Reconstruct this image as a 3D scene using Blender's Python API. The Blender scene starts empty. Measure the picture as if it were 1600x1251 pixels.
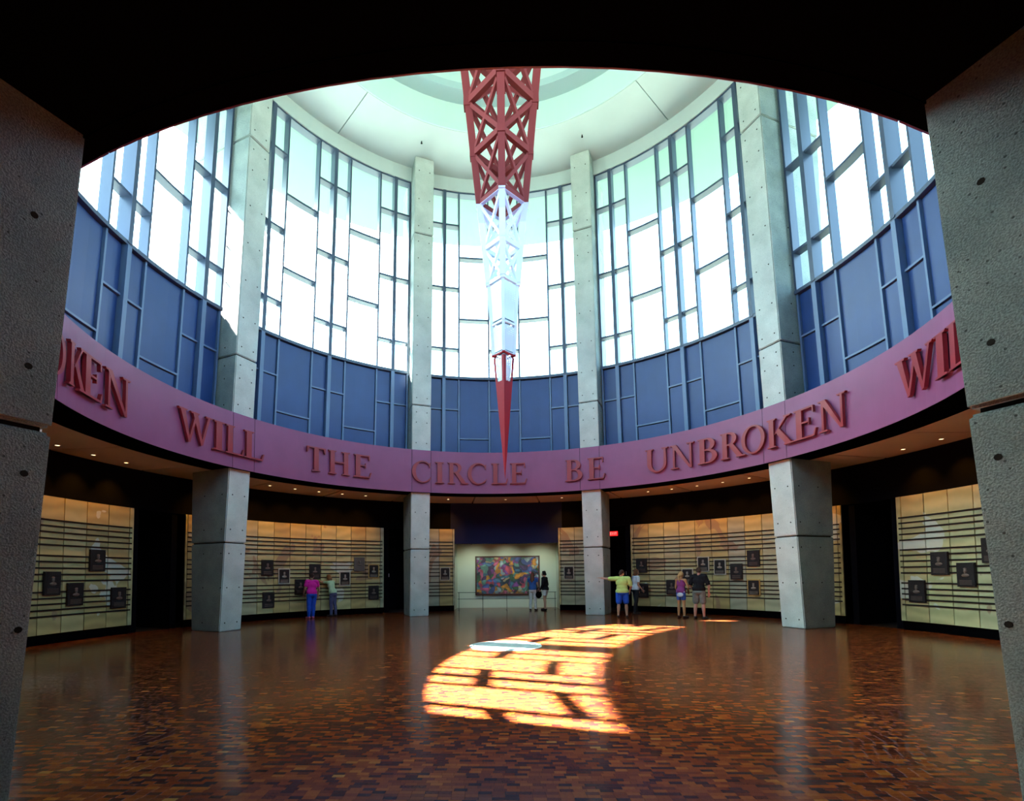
import bpy, bmesh, math, random
import numpy as np
from mathutils import Vector, Matrix

random.seed(7)
RNG = np.random.default_rng(11)
SC = bpy.context.scene
COL = SC.collection
PI = math.pi

# ------------------------------------------------------------------ camera
FPX, CX, CY = 790.136, 765.754, 855.019
ROLL, PITCH, YAW = 0.00917, 0.0526, -0.03542
CAM = np.array([0.0785, -11.619, 1.632])

def cam_rows():
    c, s = math.cos(YAW), math.sin(YAW)
    Ry = np.array([[c, -s, 0], [s, c, 0], [0, 0, 1]])
    c, s = math.cos(PITCH), math.sin(PITCH)
    Rp = np.array([[1, 0, 0], [0, c, s], [0, -s, c]])
    c, s = math.cos(ROLL), math.sin(ROLL)
    Rr = np.array([[c, 0, -s], [0, 1, 0], [s, 0, c]])
    return Rr @ Rp @ Ry

M = cam_rows()
cd = bpy.data.cameras.new('camera')
cam = bpy.data.objects.new('camera', cd)
COL.objects.link(cam)
cd.sensor_fit = 'HORIZONTAL'
cd.sensor_width = 36
cd.lens = FPX / 1600 * 36
cd.shift_x = (800 - CX) / 1600
cd.shift_y = (CY - 625.5) / 1600
cd.clip_start = 0.05
cd.clip_end = 500
mw = Matrix.Identity(4)
for i in range(3):
    mw[i][0] = M[0][i]
    mw[i][1] = M[2][i]
    mw[i][2] = -M[1][i]
    mw[i][3] = CAM[i]
cam.matrix_world = mw
SC.camera = cam

# ------------------------------------------------------------------ light
SC.view_settings.view_transform = 'Standard'
SC.view_settings.look = 'None'
SC.view_settings.exposure = 0.35
SC.view_settings.gamma = 1.0
SC.view_settings.use_curve_mapping = False
SC.cycles.max_bounces = 10
SC.cycles.diffuse_bounces = 5
SC.cycles.transparent_max_bounces = 16
SC.cycles.sample_clamp_indirect = 8
SC.cycles.use_denoising = True
SC.cycles.caustics_reflective = False
SC.cycles.caustics_refractive = False

SUN_EL = math.radians(49.05)
SUN_DIR = Vector((0.9285 * math.cos(SUN_EL), -0.3714 * math.cos(SUN_EL), -math.sin(SUN_EL)))
w = bpy.data.worlds.new('sky')
SC.world = w
w.use_nodes = True
wn = w.node_tree.nodes
wl = w.node_tree.links
for n in list(wn):
    wn.remove(n)
wo = wn.new('ShaderNodeOutputWorld')
bg = wn.new('ShaderNodeBackground')
sky = wn.new('ShaderNodeTexSky')
sky.sky_type = 'NISHITA'
sky.sun_disc = False
sky.sun_elevation = SUN_EL
sky.sun_rotation = math.radians(-69)
sky.air_density = 1.0
sky.dust_density = 6.0
mixc = wn.new('ShaderNodeMix')
mixc.data_type = 'RGBA'
mixc.blend_type = 'MULTIPLY'
mixc.inputs[0].default_value = 1.0
mixc.inputs[7].default_value = (0.73, 1.06, 1.20, 1)
wl.new(sky.outputs[0], mixc.inputs[6])
haze = wn.new('ShaderNodeMix')          # thin high cloud evens the clear sky out
haze.data_type = 'RGBA'
haze.inputs[0].default_value = 0.5
haze.inputs[7].default_value = (1.75, 2.5, 2.9, 1)
wl.new(mixc.outputs[2], haze.inputs[6])
wl.new(haze.outputs[2], bg.inputs['Color'])
bg.inputs['Strength'].default_value = 2.1
wl.new(bg.outputs[0], wo.inputs[0])

sd = bpy.data.lights.new('sun', 'SUN')
sd.energy = 185
sd.angle = math.radians(0.7)
sd.color = (1.0, 0.96, 0.90)
so = bpy.data.objects.new('sun', sd)
COL.objects.link(so)
so.location = (-30, 12, 40)
so.rotation_euler = SUN_DIR.to_track_quat('-Z', 'Y').to_euler()

# ------------------------------------------------------------------ materials
MATS = {}

def nodes_of(name):
    m = bpy.data.materials.new(name)
    m.use_nodes = True
    nt = m.node_tree
    b = nt.nodes['Principled BSDF']
    return m, nt, b

def mat(name, col, rough=0.5, spec=0.5, metal=0.0, noise=0.0, nscale=6.0, bump=0.0, bscale=60.0, emit=None, estr=0.0, coat=0.0):
    if name in MATS:
        return MATS[name]
    m, nt, b = nodes_of(name)
    b.inputs['Base Color'].default_value = (*col, 1)
    b.inputs['Roughness'].default_value = rough
    b.inputs['Specular IOR Level'].default_value = spec
    b.inputs['Metallic'].default_value = metal
    b.inputs['Coat Weight'].default_value = coat
    if emit:
        b.inputs['Emission Color'].default_value = (*emit, 1)
        b.inputs['Emission Strength'].default_value = estr
    if noise > 0:
        tc = nt.nodes.new('ShaderNodeTexCoord')
        nz = nt.nodes.new('ShaderNodeTexNoise')
        nz.inputs['Scale'].default_value = nscale
        nz.inputs['Detail'].default_value = 5
        nt.links.new(tc.outputs['Object'], nz.inputs['Vector'])
        mr = nt.nodes.new('ShaderNodeMapRange')
        mr.inputs['From Min'].default_value = 0.3
        mr.inputs['From Max'].default_value = 0.7
        mr.inputs['To Min'].default_value = 1 - noise
        mr.inputs['To Max'].default_value = 1 + noise
        nt.links.new(nz.outputs['Fac'], mr.inputs['Value'])
        mx = nt.nodes.new('ShaderNodeVectorMath')
        mx.operation = 'SCALE'
        mx.inputs[0].default_value = col
        nt.links.new(mr.outputs[0], mx.inputs['Scale'])
        nt.links.new(mx.outputs[0], b.inputs['Base Color'])
    if bump > 0:
        tc = nt.nodes.new('ShaderNodeTexCoord')
        nz = nt.nodes.new('ShaderNodeTexNoise')
        nz.inputs['Scale'].default_value = bscale
        nt.links.new(tc.outputs['Object'], nz.inputs['Vector'])
        bp = nt.nodes.new('ShaderNodeBump')
        bp.inputs['Strength'].default_value = bump
        bp.inputs['Distance'].default_value = 0.02
        nt.links.new(nz.outputs['Fac'], bp.inputs['Height'])
        nt.links.new(bp.outputs[0], b.inputs['Normal'])
    MATS[name] = m
    return m

def concrete(name='smooth_concrete', c0=(0.43, 0.47, 0.44), c1=(0.57, 0.61, 0.57), grit=0.10, gate_at=0.88, bump=0.35):
    m, nt, b = nodes_of(name)
    N, L = nt.nodes.new, nt.links.new
    tc = N('ShaderNodeTexCoord')
    n1 = N('ShaderNodeTexNoise'); n1.inputs['Scale'].default_value = 1.6; n1.inputs['Detail'].default_value = 8
    n2 = N('ShaderNodeTexNoise'); n2.inputs['Scale'].default_value = 85; n2.inputs['Detail'].default_value = 4
    vo = N('ShaderNodeTexVoronoi'); vo.inputs['Scale'].default_value = 16; vo.inputs['Randomness'].default_value = 1
    for t in (n1, n2, vo):
        L(tc.outputs['Object'], t.inputs['Vector'])
    r1 = N('ShaderNodeValToRGB')
    r1.color_ramp.elements[0].position = 0.32; r1.color_ramp.elements[0].color = (*c0, 1)
    r1.color_ramp.elements[1].position = 0.68; r1.color_ramp.elements[1].color = (*c1, 1)
    L(n1.outputs['Fac'], r1.inputs['Fac'])
    r2 = N('ShaderNodeMapRange'); r2.inputs[1].default_value = 0.35; r2.inputs[2].default_value = 0.65; r2.inputs[3].default_value = 1 - 1.4 * grit; r2.inputs[4].default_value = 1 + grit
    L(n2.outputs['Fac'], r2.inputs[0])
    pore = N('ShaderNodeMapRange'); pore.inputs[1].default_value = 0.10; pore.inputs[2].default_value = 0.16; pore.inputs[3].default_value = 0.35; pore.inputs[4].default_value = 1.0
    L(vo.outputs['Distance'], pore.inputs[0])
    # only some cells hold an air hole
    gate = N('ShaderNodeMath'); gate.operation = 'GREATER_THAN'; gate.inputs[1].default_value = gate_at
    sx = N('ShaderNodeSeparateColor'); L(vo.outputs['Color'], sx.inputs[0]); L(sx.outputs[0], gate.inputs[0])
    pm = N('ShaderNodeMix'); pm.data_type = 'FLOAT'; pm.inputs[2].default_value = 1.0
    L(gate.outputs[0], pm.inputs[0]); L(pore.outputs[0], pm.inputs[3])
    mu = N('ShaderNodeMath'); mu.operation = 'MULTIPLY'
    L(r2.outputs[0], mu.inputs[0]); L(pm.outputs[0], mu.inputs[1])
    sc = N('ShaderNodeVectorMath'); sc.operation = 'SCALE'
    L(r1.outputs[0], sc.inputs[0]); L(mu.outputs[0], sc.inputs['Scale'])
    L(sc.outputs[0], b.inputs['Base Color'])
    bp = N('ShaderNodeBump'); bp.inputs['Strength'].default_value = bump; bp.inputs['Distance'].default_value = 0.01
    L(mu.outputs[0], bp.inputs['Height']); L(bp.outputs[0], b.inputs['Normal'])
    b.inputs['Roughness'].default_value = 0.72
    b.inputs['Specular IOR Level'].default_value = 0.35
    return m

def floor_wood():
    m, nt, b = nodes_of('wood_floor')
    N, L = nt.nodes.new, nt.links.new
    at = N('ShaderNodeAttribute'); at.attribute_name = 'tone'; at.attribute_type = 'GEOMETRY'
    cr = N('ShaderNodeValToRGB')
    els = cr.color_ramp.elements
    stops = [(0.0, (0.018, 0.008, 0.013)), (0.2, (0.060, 0.014, 0.011)), (0.45, (0.160, 0.031, 0.010)), (0.75, (0.250, 0.058, 0.012)), (0.93, (0.33, 0.098, 0.017)), (1.0, (0.36, 0.19, 0.045))]
    els[0].position, els[0].color = stops[0][0], (*stops[0][1], 1)
    els[1].position, els[1].color = stops[-1][0], (*stops[-1][1], 1)
    for p, c in stops[1:-1]:
        e = els.new(p); e.color = (*c, 1)
    L(at.outputs['Fac'], cr.inputs['Fac'])
    tc = N('ShaderNodeTexCoord')
    nz = N('ShaderNodeTexNoise'); nz.inputs['Scale'].default_value = 120; nz.inputs['Detail'].default_value = 3
    L(tc.outputs['Object'], nz.inputs['Vector'])
    mr = N('ShaderNodeMapRange'); mr.inputs[1].default_value = 0.3; mr.inputs[2].default_value = 0.7; mr.inputs[3].default_value = 0.75; mr.inputs[4].default_value = 1.25
    L(nz.outputs['Fac'], mr.inputs[0])
    sc = N('ShaderNodeVectorMath'); sc.operation = 'SCALE'
    L(cr.outputs[0], sc.inputs[0]); L(mr.outputs[0], sc.inputs['Scale'])
    L(sc.outputs[0], b.inputs['Base Color'])
    b.inputs['Roughness'].default_value = 0.16
    b.inputs['Specular IOR Level'].default_value = 0.21
    return m

def stone():
    m, nt, b = nodes_of('onyx_stone')
    N, L = nt.nodes.new, nt.links.new
    tc = N('ShaderNodeTexCoord')
    oi = N('ShaderNodeObjectInfo')
    ad = N('ShaderNodeVectorMath'); ad.operation = 'ADD'
    ms = N('ShaderNodeMath'); ms.operation = 'MULTIPLY'; ms.inputs[1].default_value = 1.3
    L(oi.outputs['Random'], ms.inputs[0])
    L(tc.outputs['Object'], ad.inputs[0]); L(ms.outputs[0], ad.inputs[1])
    n1 = N('ShaderNodeTexNoise'); n1.inputs['Scale'].default_value = 0.55; n1.inputs['Detail'].default_value = 3; n1.inputs['Distortion'].default_value = 1.2
    wv = N('ShaderNodeTexWave'); wv.inputs['Scale'].default_value = 0.9; wv.inputs['Distortion'].default_value = 9; wv.inputs['Detail'].default_value = 4; wv.inputs['Detail Scale'].default_value = 0.6
    wv.bands_direction = 'Z'
    L(tc.outputs['Object'], n1.inputs['Vector']); L(ad.outputs[0], wv.inputs['Vector'])
    cr = N('ShaderNodeValToRGB')
    els = cr.color_ramp.elements
    els[0].position = 0; els[0].color = (0.42, 0.33, 0.13, 1)
    els[1].position = 1; els[1].color = (0.42, 0.44, 0.27, 1)
    for p, c in ((0.3, (0.47, 0.40, 0.18)), (0.55, (0.48, 0.45, 0.22)), (0.8, (0.36, 0.38, 0.29))):
        e = els.new(p); e.color = (*c, 1)
    L(oi.outputs['Random'], cr.inputs['Fac'])
    vein = N('ShaderNodeMapRange'); vein.inputs[1].default_value = 0.0; vein.inputs[2].default_value = 1.0; vein.inputs[3].default_value = 0.86; vein.inputs[4].default_value = 1.12
    L(wv.outputs['Fac'], vein.inputs[0])
    sc = N('ShaderNodeVectorMath'); sc.operation = 'SCALE'
    L(cr.outputs[0], sc.inputs[0]); L(vein.outputs[0], sc.inputs['Scale'])
    # pale inlaid shapes with a crisp outline running across the slabs
    pf = N('ShaderNodeMapRange'); pf.inputs[1].default_value = 0.615; pf.inputs[2].default_value = 0.622
    L(n1.outputs['Fac'], pf.inputs[0])
    mx = N('ShaderNodeMix'); mx.data_type = 'RGBA'
    mx.inputs[7].default_value = (0.58, 0.58, 0.46, 1)
    L(pf.outputs[0], mx.inputs[0]); L(sc.outputs[0], mx.inputs[6])
    df = N('ShaderNodeMapRange'); df.inputs[1].default_value = 0.375; df.inputs[2].default_value = 0.368; df.inputs[3].default_value = 0.0; df.inputs[4].default_value = 0.8
    L(n1.outputs['Fac'], df.inputs[0])
    m2 = N('ShaderNodeMix'); m2.data_type = 'RGBA'
    m2.inputs[7].default_value = (0.30, 0.20, 0.12, 1)
    L(df.outputs[0], m2.inputs[0]); L(mx.outputs[2], m2.inputs[6])
    L(m2.outputs[2], b.inputs['Base Color'])
    b.inputs['Roughness'].default_value = 0.35
    return m

def spire_paint():
    m, nt, b = nodes_of('spire_paint')
    N, L = nt.nodes.new, nt.links.new
    g = N('ShaderNodeNewGeometry')
    sx = N('ShaderNodeSeparateXYZ'); L(g.outputs['Position'], sx.inputs[0])
    mr = N('ShaderNodeMapRange'); mr.inputs[1].default_value = 3.0; mr.inputs[2].default_value = 15.0
    L(sx.outputs[2], mr.inputs[0])
    cr = N('ShaderNodeValToRGB')
    els = cr.color_ramp.elements
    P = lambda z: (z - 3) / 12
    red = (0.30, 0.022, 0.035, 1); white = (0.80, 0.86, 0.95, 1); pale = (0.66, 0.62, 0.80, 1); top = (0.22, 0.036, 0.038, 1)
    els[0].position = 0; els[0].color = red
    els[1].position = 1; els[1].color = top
    cr.color_ramp.interpolation = 'CONSTANT'        # warning-tower paint: red, white, red bands; pale lilac step stands in for glare
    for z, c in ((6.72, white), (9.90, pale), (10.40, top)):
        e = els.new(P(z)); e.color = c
    L(mr.outputs[0], cr.inputs[0]); L(cr.outputs[0], b.inputs['Base Color'])
    b.inputs['Roughness'].default_value = 0.55
    b.inputs['Specular IOR Level'].default_value = 0.10
    return m

def perforated():
    m, nt, b = nodes_of('perforated_sheet')
    N, L = nt.nodes.new, nt.links.new
    b.inputs['Base Color'].default_value = (0.78, 0.84, 0.90, 1)
    b.inputs['Roughness'].default_value = 0.45
    tc = N('ShaderNodeTexCoord')
    vo = N('ShaderNodeTexVoronoi'); vo.inputs['Scale'].default_value = 22; vo.inputs['Randomness'].default_value = 0.0
    L(tc.outputs['Object'], vo.inputs['Vector'])
    lt = N('ShaderNodeMath'); lt.operation = 'LESS_THAN'; lt.inputs[1].default_value = 0.30
    L(vo.outputs['Distance'], lt.inputs[0])
    tr = N('ShaderNodeBsdfTransparent')
    mx = N('ShaderNodeMixShader')
    out = nt.nodes['Material Output']
    L(lt.outputs[0], mx.inputs[0]); L(b.outputs[0], mx.inputs[1]); L(tr.outputs[0], mx.inputs[2]); L(mx.outputs[0], out.inputs[0])
    return m

def glass():
    m, nt, b = nodes_of('window_glass')
    N, L = nt.nodes.new, nt.links.new
    nt.nodes.remove(b)
    tr = N('ShaderNodeBsdfTransparent'); tr.inputs[0].default_value = (0.90, 0.97, 0.95, 1)
    gl = N('ShaderNodeBsdfGlossy'); gl.inputs['Roughness'].default_value = 0.02
    fr = N('ShaderNodeFresnel'); fr.inputs[0].default_value = 1.45
    mx = N('ShaderNodeMixShader')
    out = nt.nodes['Material Output']
    L(fr.outputs[0], mx.inputs[0]); L(tr.outputs[0], mx.inputs[1]); L(gl.outputs[0], mx.inputs[2]); L(mx.outputs[0], out.inputs[0])
    return m

def painting():
    m, nt, b = nodes_of('painted_canvas')
    N, L = nt.nodes.new, nt.links.new
    tc = N('ShaderNodeTexCoord')
    nz = N('ShaderNodeTexNoise'); nz.inputs['Scale'].default_value = 1.6; nz.inputs['Detail'].default_value = 2
    L(tc.outputs['Object'], nz.inputs['Vector'])
    mxv = N('ShaderNodeMix'); mxv.data_type = 'VECTOR'; mxv.inputs[0].default_value = 0.5
    L(tc.outputs['Object'], mxv.inputs[4]); L(nz.outputs['Color'], mxv.inputs[5])
    vo = N('ShaderNodeTexVoronoi'); vo.inputs['Scale'].default_value = 8.5
    L(mxv.outputs[1], vo.inputs['Vector'])
    sx = N('ShaderNodeSeparateColor'); L(vo.outputs['Color'], sx.inputs[0])
    cr = N('ShaderNodeValToRGB'); cr.color_ramp.interpolation = 'CONSTANT'
    els = cr.color_ramp.elements
    cols = [(0.02, 0.04, 0.06), (0.40, 0.06, 0.10), (0.05, 0.14, 0.22), (0.50, 0.22, 0.03), (0.06, 0.03, 0.09), (0.10, 0.24, 0.20), (0.45, 0.10, 0.20), (0.06, 0.10, 0.30), (0.42, 0.36, 0.20), (0.04, 0.10, 0.05), (0.18, 0.05, 0.22), (0.30, 0.42, 0.45)]
    els[0].color = (*cols[0], 1)
    els[1].position = 1 / len(cols); els[1].color = (*cols[1], 1)
    for i, c in enumerate(cols[2:], 2):
        e = els.new(i / len(cols)); e.color = (*c, 1)
    L(sx.outputs[0], cr.inputs[0])
    dk = N('ShaderNodeMapRange'); dk.inputs[1].default_value = 0; dk.inputs[2].default_value = 0.6; dk.inputs[3].default_value = 1.25; dk.inputs[4].default_value = 0.5
    L(vo.outputs['Distance'], dk.inputs[0])
    sc = N('ShaderNodeVectorMath'); sc.operation = 'SCALE'
    L(cr.outputs[0], sc.inputs[0]); L(dk.outputs[0], sc.inputs['Scale'])
    L(sc.outputs[0], b.inputs['Base Color'])
    b.inputs['Roughness'].default_value = 0.6
    return m

def stripes():
    m, nt, b = nodes_of('striped_knit')
    N, L = nt.nodes.new, nt.links.new
    tc = N('ShaderNodeTexCoord')
    wv = N('ShaderNodeTexWave'); wv.inputs['Scale'].default_value = 9; wv.bands_direction = 'X'
    L(tc.outputs['Object'], wv.inputs['Vector'])
    cr = N('ShaderNodeValToRGB')
    cr.color_ramp.elements[0].position = 0.4; cr.color_ramp.elements[0].color = (0.30, 0.03, 0.10, 1)
    cr.color_ramp.elements[1].position = 0.6; cr.color_ramp.elements[1].color = (0.16, 0.05, 0.30, 1)
    L(wv.outputs['Fac'], cr.inputs[0]); L(cr.outputs[0], b.inputs['Base Color'])
    b.inputs['Roughness'].default_value = 0.9
    return m

CONC = concrete()
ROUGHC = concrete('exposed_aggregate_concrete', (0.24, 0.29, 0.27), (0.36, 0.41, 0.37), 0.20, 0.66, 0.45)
WOOD = floor_wood()
STONE = stone()
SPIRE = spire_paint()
PERF = perforated()
GLASS = glass()
CANVAS = painting()
STRIPE = stripes()
BLACK = mat('matt_black', (0.002, 0.002, 0.0025), 0.95, 0.0)
DARKWALL = mat('dark_wall', (0.0035, 0.0035, 0.006), 0.85, 0.04, noise=0.15)
BLUEFASCIA = mat('dark_blue_wall', (0.010, 0.014, 0.060), 0.7, 0.15)
HOLE = mat('tie_hole_dark', (0.03, 0.025, 0.02), 0.9, 0.1)
BAND = mat('band_paint', (0.235, 0.060, 0.150), 0.42, 0.35, noise=0.06, nscale=1.5)
LETTER = mat('letter_paint', (0.27, 0.018, 0.024), 0.35, 0.4)
PANEL = mat('blue_grey_panel', (0.012, 0.044, 0.180), 0.38, 0.5, noise=0.10, nscale=1.2)
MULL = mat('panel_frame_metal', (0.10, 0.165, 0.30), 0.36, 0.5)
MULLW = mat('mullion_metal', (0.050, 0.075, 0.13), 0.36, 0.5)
PLASTER = mat('white_plaster', (0.54, 0.61, 0.60), 0.8, 0.2, noise=0.03, nscale=1.0)
PLASTER_G = mat('pale_green_plaster', (0.62, 0.78, 0.75), 0.8, 0.2)
PLASTER_B = mat('grey_green_plaster', (0.46, 0.60, 0.62), 0.8, 0.2)
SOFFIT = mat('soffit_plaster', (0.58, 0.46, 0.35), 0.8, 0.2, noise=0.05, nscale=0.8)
RECESS = mat('recess_plaster', (0.48, 0.56, 0.46), 0.8, 0.2)
EXTERIOR = mat('exterior_soffit', (0.16, 0.245, 0.215), 0.8, 0.2)
ROOFING = mat('roof_gravel', (0.075, 0.092, 0.086), 0.9, 0.1, noise=0.2, nscale=20)
GROUND = mat('ground_paving', (0.12, 0.15, 0.12), 0.9, 0.1, noise=0.2, nscale=0.3)
SLAB = mat('floor_screed', (0.02, 0.012, 0.01), 0.8, 0.2)
MEDAL = mat('pale_medallion', (0.52, 0.66, 0.63), 0.18, 0.5, noise=0.08, nscale=3)
BAR = mat('bronze_bar', (0.012, 0.008, 0.006), 0.5, 0.2)
BRONZE = mat('dark_bronze', (0.014, 0.011, 0.012), 0.5, 0.25, metal=0.0, bump=0.3, bscale=40)
BRONZE2 = mat('grey_bronze', (0.085, 0.078, 0.070), 0.45, 0.5, metal=0.3, bump=0.3, bscale=40)
RELIEF = mat('relief_bronze', (0.11, 0.075, 0.06), 0.4, 0.5)
RELIEFP = mat('relief_pale', (0.27, 0.23, 0.19), 0.35, 0.5, metal=0.2)
PALE = mat('pale_border', (0.48, 0.45, 0.36), 0.5, 0.4)
GOLDB = mat('gold_border', (0.50, 0.34, 0.10), 0.4, 0.5, metal=0.4)
FRAMEW = mat('picture_frame_wood', (0.05, 0.018, 0.014), 0.4, 0.5)
RAIL = mat('rail_metal', (0.02, 0.035, 0.03), 0.4, 0.5, metal=0.5)
LENS = mat('lamp_lens', (0.9, 0.8, 0.6), 0.4, 0.5, emit=(1.0, 0.72, 0.38), estr=3.0)
TRIMR = mat('lamp_trim', (0.25, 0.2, 0.16), 0.4, 0.5)
EXITR = mat('exit_red', (0.5, 0.01, 0.01), 0.5, 0.3, emit=(1.0, 0.015, 0.015), estr=1.4)
EXITW = mat('exit_letters', (0.8, 0.5, 0.5), 0.5, 0.3, emit=(1.0, 0.25, 0.22), estr=1.6)
WHITEP = mat('white_plastic', (0.7, 0.7, 0.7), 0.5, 0.3)

# ------------------------------------------------------------------ helpers
def link(o, parent=None):
    COL.objects.link(o)
    if parent is not None:
        o.parent = parent
    return o

def mk(name, verts, faces, m, parent=None, smooth=False):
    me = bpy.data.meshes.new(name)
    me.from_pydata([tuple(v) for v in verts], [], faces)
    me.materials.append(m)
    me.update()
    if smooth:
        me.polygons.foreach_set('use_smooth', [True] * len(me.polygons))
    o = bpy.data.objects.new(name, me)
    return link(o, parent)

def empty(name, loc=(0, 0, 0), rz=0.0, label=None, cat=None, group=None, kind=None):
    o = bpy.data.objects.new(name, None)
    o.empty_display_size = 0.2
    COL.objects.link(o)
    o.location = loc
    o.rotation_euler = (0, 0, rz)
    tag(o, label, cat, group, kind)
    return o

def tag(o, label=None, cat=None, group=None, kind=None):
    if label: o['label'] = label
    if cat: o['category'] = cat
    if group: o['group'] = group
    if kind: o['kind'] = kind
    return o

def copy_tree(o, parent=None):
    c = o.copy()
    COL.objects.link(c)
    if parent is not None:
        c.parent = parent
    for ch in o.children:
        copy_tree(ch, c)
    return c

def pol(az, r, z=0.0):
    a = math.radians(az)
    return (r * math.sin(a), r * math.cos(a), z)

class MB:
    """collects geometry for ONE mesh"""
    def __init__(self):
        self.v = []; self.f = []
    def add(self, v, f):
        b = len(self.v)
        self.v += [tuple(x) for x in v]
        self.f += [tuple(i + b for i in q) for q in f]
    def box(self, x0, x1, y0, y1, z0, z1):
        v = [(x0, y0, z0), (x1, y0, z0), (x1, y1, z0), (x0, y1, z0), (x0, y0, z1), (x1, y0, z1), (x1, y1, z1), (x0, y1, z1)]
        self.add(v, [(3, 2, 1, 0), (4, 5, 6, 7), (0, 1, 5, 4), (1, 2, 6, 5), (2, 3, 7, 6), (3, 0, 4, 7)])
    def arc(self, ri, ro, a0, a1, z0, z1, n=1, closed=False):
        """ring sector; ri/ro numbers or functions of z; azimuths in degrees"""
        fi = ri if callable(ri) else (lambda z: ri)
        fo = ro if callable(ro) else (lambda z: ro)
        v = []; f = []
        for i in range(n + 1):
            a = a0 + (a1 - a0) * i / n
            v += [pol(a, fi(z0), z0), pol(a, fo(z0), z0), pol(a, fo(z1), z1), pol(a, fi(z1), z1)]
        for i in range(n):
            p, q = 4 * i, 4 * i + 4
            f += [(p, q, q + 1, p + 1), (p + 1, q + 1, q + 2, p + 2), (p + 2, q + 2, q + 3, p + 3), (p + 3, q + 3, q, p)]
        if not closed:
            e = 4 * n
            f += [(0, 1, 2, 3), (e + 3, e + 2, e + 1, e)]
        self.add(v, f)
    def beam(self, p, q, w, h, up=(0, 0, 1)):
        p = Vector(p); q = Vector(q)
        d = (q - p).normalized()
        u = Vector(up)
        s = d.cross(u)
        if s.length < 1e-4:
            s = d.cross(Vector((1, 0, 0)))
        s.normalize()
        t = s.cross(d).normalized()
        v = []
        for c in (p, q):
            for a, b in ((-1, -1), (1, -1), (1, 1), (-1, 1)):
                v.append(c + s * a * w / 2 + t * b * h / 2)
        self.add(v, [(3, 2, 1, 0), (4, 5, 6, 7), (0, 1, 5, 4), (1, 2, 6, 5), (2, 3, 7, 6), (3, 0, 4, 7)])
    def disc(self, c, n, r, seg=10, depth=0.0):
        c = Vector(c); n = Vector(n).normalized()
        u = n.orthogonal().normalized(); t = n.cross(u)
        ring = [c + (u * math.cos(2 * PI * i / seg) + t * math.sin(2 * PI * i / seg)) * r for i in range(seg)]
        if depth:
            v = ring + [x + n * depth for x in ring]
            f = [tuple(range(seg))[::-1], tuple(range(seg, 2 * seg))]
            f += [(i, (i + 1) % seg, seg + (i + 1) % seg, seg + i) for i in range(seg)]
        else:
            v = ring; f = [tuple(range(seg))]
        self.add(v, f)
    def build(self, name, m, parent=None, smooth=False):
        return mk(name, self.v, self.f, m, parent, smooth)

LEAN = 0.06271
def lean(off):
    return lambda z: 9.0 - LEAN * z + off

def arcobj(name, ri, ro, a0, a1, z0, z1, m, parent=None, n=1, closed=False):
    b = MB(); b.arc(ri, ro, a0, a1, z0, z1, n, closed)
    return b.build(name, m, parent)

def ring(name, ri, ro, z0, z1, m, parent=None, n=96):
    return arcobj(name, ri, ro, 0, 360, z0, z1, m, parent, n, True)

S = 'structure'
# ------------------------------------------------------------------ ground, floor
gb = MB(); gb.box(-160, 160, -160, 160, -0.6, -0.5)
tag(gb.build('ground', GROUND), kind=S)
floor = MB(); floor.disc((0, 0, -0.30), (0, 0, 1), 16.0, 96, 0.288)
floor = floor.build('floor', SLAB)
tag(floor, kind=S)

BL, BW = 0.100, 0.050
def block_geo(cx, cy, hl, hw, ztop, tilt, slope):
    """12-vert block: top face inset by a small bevel, open underside"""
    b = 0.0022
    zs = [ztop + tilt * sx * hl + slope * sy * hw for sx, sy in ((-1, -1), (1, -1), (1, 1), (-1, 1))]
    t = [(cx + sx * (hl - b), cy + sy * (hw - b)) for sx, sy in ((-1, -1), (1, -1), (1, 1), (-1, 1))]
    o = [(cx + sx * hl, cy + sy * hw) for sx, sy in ((-1, -1), (1, -1), (1, 1), (-1, 1))]
    v = [(t[i][0], t[i][1], zs[i]) for i in range(4)] + [(o[i][0], o[i][1], zs[i] - 0.0022) for i in range(4)] + [(o[i][0], o[i][1], -0.02) for i in range(4)]
    f = [(0, 1, 2, 3)] + [(4 + i, 4 + (i + 1) % 4, (i + 1) % 4, i) for i in range(4)] + [(8 + i, 8 + (i + 1) % 4, 4 + (i + 1) % 4, 4 + i) for i in range(4)]
    return v, f

def to_px(P):
    d = (P - CAM) @ M.T
    return CX + FPX * d[:, 0] / d[:, 1], CY - FPX * d[:, 2] / d[:, 1], d[:, 1]

ys = np.arange(-9.6, 13.2, BW)
cent = []
for y in ys:
    xo = RNG.uniform(0, BL)
    depth = y + 11.62
    xm = min(12.6, depth * 1.12 + 1.0)
    xs = np.arange(-xm, xm, BL) + xo
    cent.append(np.stack([xs, np.full_like(xs, y)], 1))
cent = np.concatenate(cent)
r = np.hypot(cent[:, 0], cent[:, 1])
keep = ((r < 11.45) | ((np.abs(cent[:, 0]) < 2.45) & (r < 13.6)))
keep &= ~(np.hypot(cent[:, 0], cent[:, 1]) < 0.80)
cent = cent[keep]
P3 = np.concatenate([cent, np.zeros((len(cent), 1))], 1)
px, py, dp = to_px(P3)
area = 1.0 / dp ** 3
area[(px < 40) | (px > 1560) | (py > 1246) | (py < 0)] = 0
near = np.argsort(-area)[:300]
is_near = np.zeros(len(cent), bool); is_near[near] = True

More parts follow.
